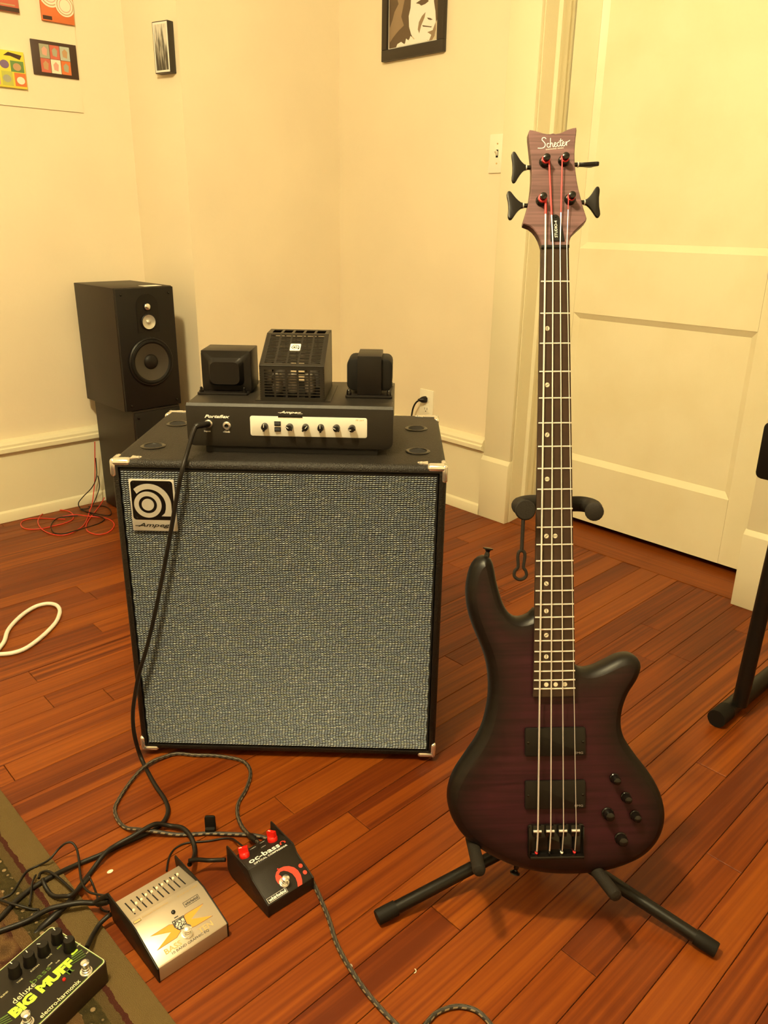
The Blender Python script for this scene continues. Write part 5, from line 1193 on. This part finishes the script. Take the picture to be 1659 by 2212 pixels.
# ------------------------------------------------------------------ things on the walls
sw = thing('light_switch', 'ivory toggle light switch plate on the wall beside the door frame', 'light switch', frame((-1.8570, YR, 1.2625), (1, 0, 0), (0, 0, 1), (0, -1, 0)))
MB().prism(round_rect(-.035, .035, -.059, .059, .003), 0, .0055).build('plate', M['ivory_plastic'], sw, bevel=.0018)
MB().box(-.0045, .0045, -.012, .012, .0050, .0060).build('slot', M['void'], sw, recalc=False)
MB().prism([(-.006, .006), (.006, .006), (.012, .017), (.006, .018)], -.0032, .0032, 'yzx').build('toggle', M['ivory_plastic'], sw)
for y in (-.030, .030): MB().lathe([(.0030, .0055), (.0024, .0068)], at((0, y, 0)), seg=10).build('screw', M['gold_print'], sw)
ou = thing('wall_outlet', 'white double wall outlet above the skirting behind the speaker cabinet', 'outlet', frame((-2.1455, YR, .370), (1, 0, 0), (0, 0, 1), (0, -1, 0)))
MB().prism(round_rect(-.0365, .0365, -.058, .058, .003), 0, .0050).build('plate', M['ivory_plastic'], ou, bevel=.0016)
for y in (-.0205, .0205):
    o = MB().prism(round_rect(-.0165, .0165, y - .0145, y + .0145, .008), .0045, .0062).build('receptacle', M['ivory_plastic'], ou, bevel=.0006)
    for x in (-.0065, .0065): MB().box(x - .001, x + .001, y - .001, y + .0075, .006, .0064).build('slot', M['void'], o, recalc=False)
    MB().prism(circle_pts(0, y - .007, .0024, 10), .006, .0064).build('ground_hole', M['void'], o, recalc=False)
OWm = frame((-2.1455, YR, .370), (1, 0, 0), (0, 0, 1), (0, -1, 0))
p0 = OWm @ Vector((0, .020, .0065)); pl_ = [p0, OWm @ Vector((-.004, .019, .022)), OWm @ Vector((-.020, .012, .036)), OWm @ Vector((-.036, -.015, .040)), OWm @ Vector((-.046, -.06, .040)), OWm @ Vector((-.052, -.13, .045)), OWm @ Vector((-.055, -.25, .060)), OWm @ Vector((-.06, -.362, .10)), OWm @ Vector((-.09, -.366, .22))]
pc = cable('mains_cable', pl_, .0034, M['cable'], 'black mains cord plugged into the wall outlet behind the cabinet')
MB().lathe([(.0130, 0), (.0135, .010), (.0120, .018), (.0070, .026), (.0045, .034)], zdir(p0 - Vector((0, .0005, 0)), Vector((-.35, -1, 0))), seg=8).build('plug', M['black_satin'], pc)
# portrait in a black frame, on the door wall
def wallpoly(F, pts, m, e, name, parent):
    mb = MB(); mb.poly([(p[0], p[1], e) for p in pts]); o = mb.build(name, m, parent, recalc=False)
    bm = bmesh.new(); bm.from_mesh(o.data); bmesh.ops.triangulate(bm, faces=bm.faces)
    for f in bm.faces:
        if f.normal.z < 0: f.normal_flip()
    bm.to_mesh(o.data); bm.free(); return o
PW, PH = .306, .41
PF = frame((-2.2645, YR, 1.590), (1, 0, 0), (0, 0, 1), (0, -1, 0))
po = thing('framed_portrait', 'black framed black-and-white portrait photograph hanging on the wall left of the door', 'picture', PF)
M['frame_black'] = mat('black_frame_wood', (0.022, 0.015, 0.010), 0.4)
for nm, b4 in (('frame_side', (-PW / 2, PW / 2, 0, .036)), ('frame_side', (-PW / 2, PW / 2, PH - .034, PH)), ('frame_side', (-PW / 2, -PW / 2 + .026, .036, PH - .034)), ('frame_side', (PW / 2 - .030, PW / 2, .036, PH - .034))):
    MB().box(b4[0], b4[1], b4[2], b4[3], .0, .018).build(nm, M['frame_black'], po, bevel=.0015)
gm = lambda n, c: mat(n, c, .35)
G0, G1, G2, G3 = gm('photo_white', (.74, .74, .70)), gm('photo_light', (.56, .47, .33)), gm('photo_mid', (.26, .18, .11)), gm('photo_dark', (.10, .062, .035))  # mid and dark tones browned, reflections on the print put into the colour
MB().box(-PW / 2 + .02, PW / 2 - .02, .03, PH - .03, .002, .0075).build('photograph', G0, po, recalc=False)
q8 = lambda x, y: (780 + x / 6.9125, y / 6.9125)
def pp(*pts): return [(lambda v: (v.x, v.y))(hit(PF, *q8(x, y), 2, .008)) for x, y in pts]
i0 = (-PW / 2 + .028, .040); i1 = (PW / 2 - .034, PH - .036)
def clampi(P): return [(min(max(x, i0[0]), i1[0]), min(max(y, i0[1]), i1[1])) for x, y in P]
wallpoly(PF, [(i0[0], i0[1]), (i1[0], i0[1]), (i1[0], i1[1]), (i0[0], i1[1])], G1, .0078, 'print_ground', po)
def ph(nm, m, e, *pts): wallpoly(PF, clampi(pp(*pts)), m, e, nm, po)
ph('print_hair', G3, .0080, (420, -260), (760, -260), (745, 100), (715, 220), (720, 420), (760, 540), (640, 660), (540, 700), (525, 790), (420, 805))
ph('print_hair_light', G2, .0082, (430, 420), (470, 300), (500, 180), (560, 60), (520, -100), (600, -200), (650, 0), (600, 250), (640, 380), (560, 460), (480, 560), (430, 640))
ph('print_hair', G3, .0080, (1080, -260), (1160, -260), (1160, 250), (1120, 330), (1110, 160), (1085, 20))
ph('print_face', G0, .0084, (760, -260), (1080, -260), (1090, 20), (1112, 180), (1118, 420), (1105, 520), (1060, 600), (1025, 660), (940, 580), (860, 545), (800, 580), (750, 520), (718, 400), (712, 240), (740, 120))
ph('print_shade', G2, .0086, (965, 180), (950, 260), (900, 380), (885, 440), (870, 500), (848, 440), (865, 330), (910, 240))
ph('print_shade', G3, .0086, (985, 262), (1030, 268), (1072, 290), (1040, 300), (1005, 290))
ph('print_shade', G3, .0087, (915, 375), (980, 385), (1050, 395), (1060, 385), (1050, 410), (980, 402), (925, 398))
ph('print_shade', G2, .0086, (1115, 330), (1118, 430), (1100, 530), (1060, 600), (1022, 655), (1015, 610), (1050, 520), (990, 480), (1070, 450))
ph('print_shade', G3, .0087, (820, 50), (860, 20), (930, -20), (1000, -30), (1010, 20), (960, 60), (900, 85), (870, 60))
ph('print_petals', G0, .0089, (530, 800), (525, 720), (545, 660), (600, 625), (655, 665), (675, 575), (715, 610), (740, 535), (790, 590), (860, 545), (940, 560), (1000, 610), (1025, 665), (1050, 700), (800, 760))
# small winter-tree picture on the side of the chimney breast
dC = Vector((XB - XL, YC - YS, 0)).normalized(); nC = Vector((dC.y, -dC.x, 0))
CF = frame((XL, YS, 0), dC, Vector((0, 0, 1)), nC)
TH_ = .026
a = hit(CF, 328, 50, 2, TH_); b = hit(CF, 361, 40, 2, TH_); c = hit(CF, 336, 163, 2, TH_); d = hit(CF, 369, 153, 2, TH_)
fx0, fx1 = (a.x + c.x) / 2, (b.x + d.x) / 2; fz0, fz1 = (c.y + d.y) / 2, (a.y + b.y) / 2
SF = CF @ Matrix.Translation((fx0, fz0, 0)); fw_, fh_ = fx1 - fx0, fz1 - fz0
sf = thing('small_picture', 'small deep-edged print of bare winter trees on the chimney breast side', 'picture', SF)
MB().box(0, fw_, 0, fh_, 0, TH_).build('box_frame', M['frame_black'], sf, bevel=.001)
MB().box(.003, fw_ - .003, .003, fh_ - .003, TH_, TH_ + .0006).build('white_border', G0, sf, recalc=False)
def tree_mat():
    m, nt, b = nt_new('winter_wood_print')
    tc = N(nt, 'ShaderNodeTexCoord'); mp = N(nt, 'ShaderNodeMapping'); mp.inputs['Scale'].default_value = (160, 14, 1); L(nt, tc.outputs['Object'], mp.inputs['Vector'])
    nz = N(nt, 'ShaderNodeTexNoise'); nz.inputs['Scale'].default_value = 1; nz.inputs['Detail'].default_value = 3; L(nt, mp.outputs[0], nz.inputs['Vector'])
    sx = N(nt, 'ShaderNodeSeparateXYZ'); L(nt, tc.outputs['Object'], sx.inputs[0])
    mr = N(nt, 'ShaderNodeMapRange'); mr.inputs['From Min'].default_value = 0.02; mr.inputs['From Max'].default_value = .15; mr.inputs['To Min'].default_value = -.12; mr.inputs['To Max'].default_value = .16; L(nt, sx.outputs['Y'], mr.inputs['Value'])
    ad = N(nt, 'ShaderNodeMath', operation='ADD'); L(nt, nz.outputs['Fac'], ad.inputs[0]); L(nt, mr.outputs[0], ad.inputs[1])
    r = ramp(nt, [(.38, (.05, .045, .035)), (.5, (.20, .19, .16)), (.62, (.60, .58, .52))]); L(nt, ad.outputs[0], r.inputs['Fac']); L(nt, r.outputs['Color'], b.inputs['Base Color']); b.inputs['Roughness'].default_value = .4
    return m
MB().box(.008, fw_ - .008, .009, fh_ - .009, TH_ + .0006, TH_ + .001).build('print', tree_mat(), sf, recalc=False)
# sheet of pale board with small canvases on the left wall
LF = frame((XL + .0012, 0, 0), (0, 1, 0), (0, 0, 1), (1, 0, 0))          # x along +y of the room, z out of the wall
def lw(x, y, e=0.0): v = hit(LF, x, y, 2, e); return (v.x, v.y)
bs = thing('pinboard', 'large pale board fixed on the wall behind the little colour prints', 'board', LF @ Matrix.Translation((.4, 1.381, 0)))
MB().box(0, .886, 0, .95, .0, .003).build('sheet', M['wall'], bs, recalc=False)
def canvas(name, label, pts, depth, edge_m, group=None):
    P = [lw(*p, depth + .003) for p in pts]; x0 = min(p[0] for p in P); x1 = max(p[0] for p in P); z0 = min(p[1] for p in P); z1 = max(p[1] for p in P)
    o = thing(name, label, 'picture', LF @ Matrix.Translation((x0, z0, .0031)), group)
    MB().box(0, x1 - x0, 0, z1 - z0, 0, depth).build('panel', edge_m, o, bevel=.0008)
    return o, x1 - x0, z1 - z0, depth
def patch(o, m, poly, e, nm='print_patch'): mb = MB(); mb.poly([(x, y, e) for x, y in poly]); mb.build(nm, m, o, recalc=False)
cm = lambda n, c: mat(n, c, .5)
RECT = lambda x0, x1, y0, y1: [(x0, y0), (x1, y0), (x1, y1), (x0, y1)]
PR, PG, PY_, PO, PP_, PGr = cm('print_rose', (.52, .12, .08)), cm('print_sage', (.33, .33, .24)), cm('print_yellow', (.72, .60, .06)), cm('print_orange', (.60, .15, .04)), cm('print_violet', (.17, .11, .22)), cm('print_leaf', (.12, .22, .06))
PB, PWt, PPk, PTn = cm('print_brown', (.045, .020, .012)), cm('print_cream', (.76, .70, .56)), cm('print_pink', (.62, .32, .26)), cm('print_tan', (.45, .27, .14))
o, w_, h_, d_ = canvas('colour_print', 'dark-edged print with six squares of red and grey in two rows', ((65, 84), (163, 98), (171, 170), (76, 160)), .006, PB)
for i in range(3):
    for k in range(2):
        x0 = w_ * .17 + i * w_ * .225; y0 = h_ * .09 + k * h_ * .41; mm_ = ((PR, PWt, PO), (PG, PR, PGr))[k][i] if not (k == 1 and i == 2) else cm('print_grey', (.42, .46, .40))
        patch(o, mm_, RECT(x0, x0 + w_ * .215, y0, y0 + h_ * .40), d_ + .0004)
        cxp, cyp = x0 + w_ * .108, y0 + h_ * .2
        patch(o, (PTn, PPk, PG)[(i + k) % 3], [(cxp - w_ * .05, cyp - h_ * .1), (cxp + w_ * .04, cyp - h_ * .13), (cxp + w_ * .06, cyp + h_ * .06), (cxp, cyp + h_ * .14), (cxp - w_ * .06, cyp + h_ * .05)], d_ + .0006)
o, w_, h_, d_ = canvas('colour_print', 'yellow print of small multicoloured squares and blobs', ((-42, 104), (48, 113), (60, 192), (-40, 182)), .010, PY_)
for (x0, x1, y0, y1, mm_) in ((.68, .97, .44, .74, PGr), (.74, .99, .06, .42, PO), (.46, .70, .05, .44, cm('print_lime', (.45, .45, .08))), (.10, .42, .06, .40, PPk), (.05, .40, .5, .9, PO)): patch(o, mm_, RECT(x0 * w_, x1 * w_, y0 * h_, y1 * h_), d_ + .0004)
for (cx, cy, rx_, mm_) in ((.87, .22, .09, PWt), (.82, .58, .09, PTn), (.55, .62, .10, PP_), (.57, .24, .09, PG), (.24, .22, .09, PP_)): patch(o, mm_, [(cx * w_ + rx_ * w_ * math.cos(t), cy * h_ + rx_ * 1.15 * h_ * math.sin(t)) for t in [k * PI / 8 for k in range(16)]], d_ + .0006)
patch(o, PB, [(.55 * w_, .86 * h_), (.66 * w_, .96 * h_), (.95 * w_, .90 * h_), (.90 * w_, .78 * h_), (.70 * w_, .86 * h_)], d_ + .0006)
o, w_, h_, d_ = canvas('colour_print', 'rust print with pale concentric rings', ((82, -45), (152, -38), (158, 52), (92, 43)), .010, PO)
for (cx, cy, r0) in ((.30, .62, .34), (.74, .42, .30)):
    for k, (f, mm_) in enumerate(((1, PWt), (.86, PTn), (.78, PWt), (.62, PPk), (.55, PWt))):
        patch(o, mm_, [(min(max(cx * w_ + r0 * f * w_ * math.cos(t), 0), w_), min(max(cy * h_ + r0 * f * w_ * math.sin(t), 0), h_)) for t in [q_ * PI / 14 for q_ in range(28)]], d_ + .0003 + .00012 * k + (.0008 if cx > .5 else 0))
patch(o, PB, RECT(.02 * w_, .30 * w_, .03 * h_, .12 * h_), d_ + .0003)
o, w_, h_, d_ = canvas('colour_print', 'dark red print partly above the yellow one', ((-45, -60), (32, -52), (38, 24), (-40, 14)), .012, PR)
patch(o, PB, RECT(0, w_, 0, .12 * h_), d_ + .0004); patch(o, PTn, RECT(.4 * w_, .9 * w_, .16 * h_, .20 * h_), d_ + .0004)
# ------------------------------------------------------------------ scraps on the floor
p = floor_pt(238, 1883, .0); o = MB().lathe([(.0042, 0), (.0048, .0006), (.0040, .0013)], seg=14).build('paint_fleck', PWt, None); o.location = (p.x, p.y, 0); o.scale = (.8, 1.15, 1); tag(o, 'pale oval fleck on the boards by the equaliser pedal', 'debris')
p = floor_pt(755, 2088, .0); o = MB().lathe([(.0046, 0), (.0046, .0008), (.0030, .0020), (.0008, .0026)], seg=14).build('drawing_pin', M['chrome_dull'], None); o.location = (p.x, p.y, 0); tag(o, 'small round metal pin head beside the braided cable', 'pin')
p = floor_pt(893, 2098, .0); o = MB().tube([(.004 * math.cos(t), .004 * math.sin(t), .0008) for t in [-.6 + k * .32 for k in range(9)]], [.0002] + [.0007] * 7 + [.0002], 6).build('wood_shaving', PWt, None); o.location = (p.x, p.y, 0); tag(o, 'tiny pale curled shaving on the boards left of the stand foot', 'debris')
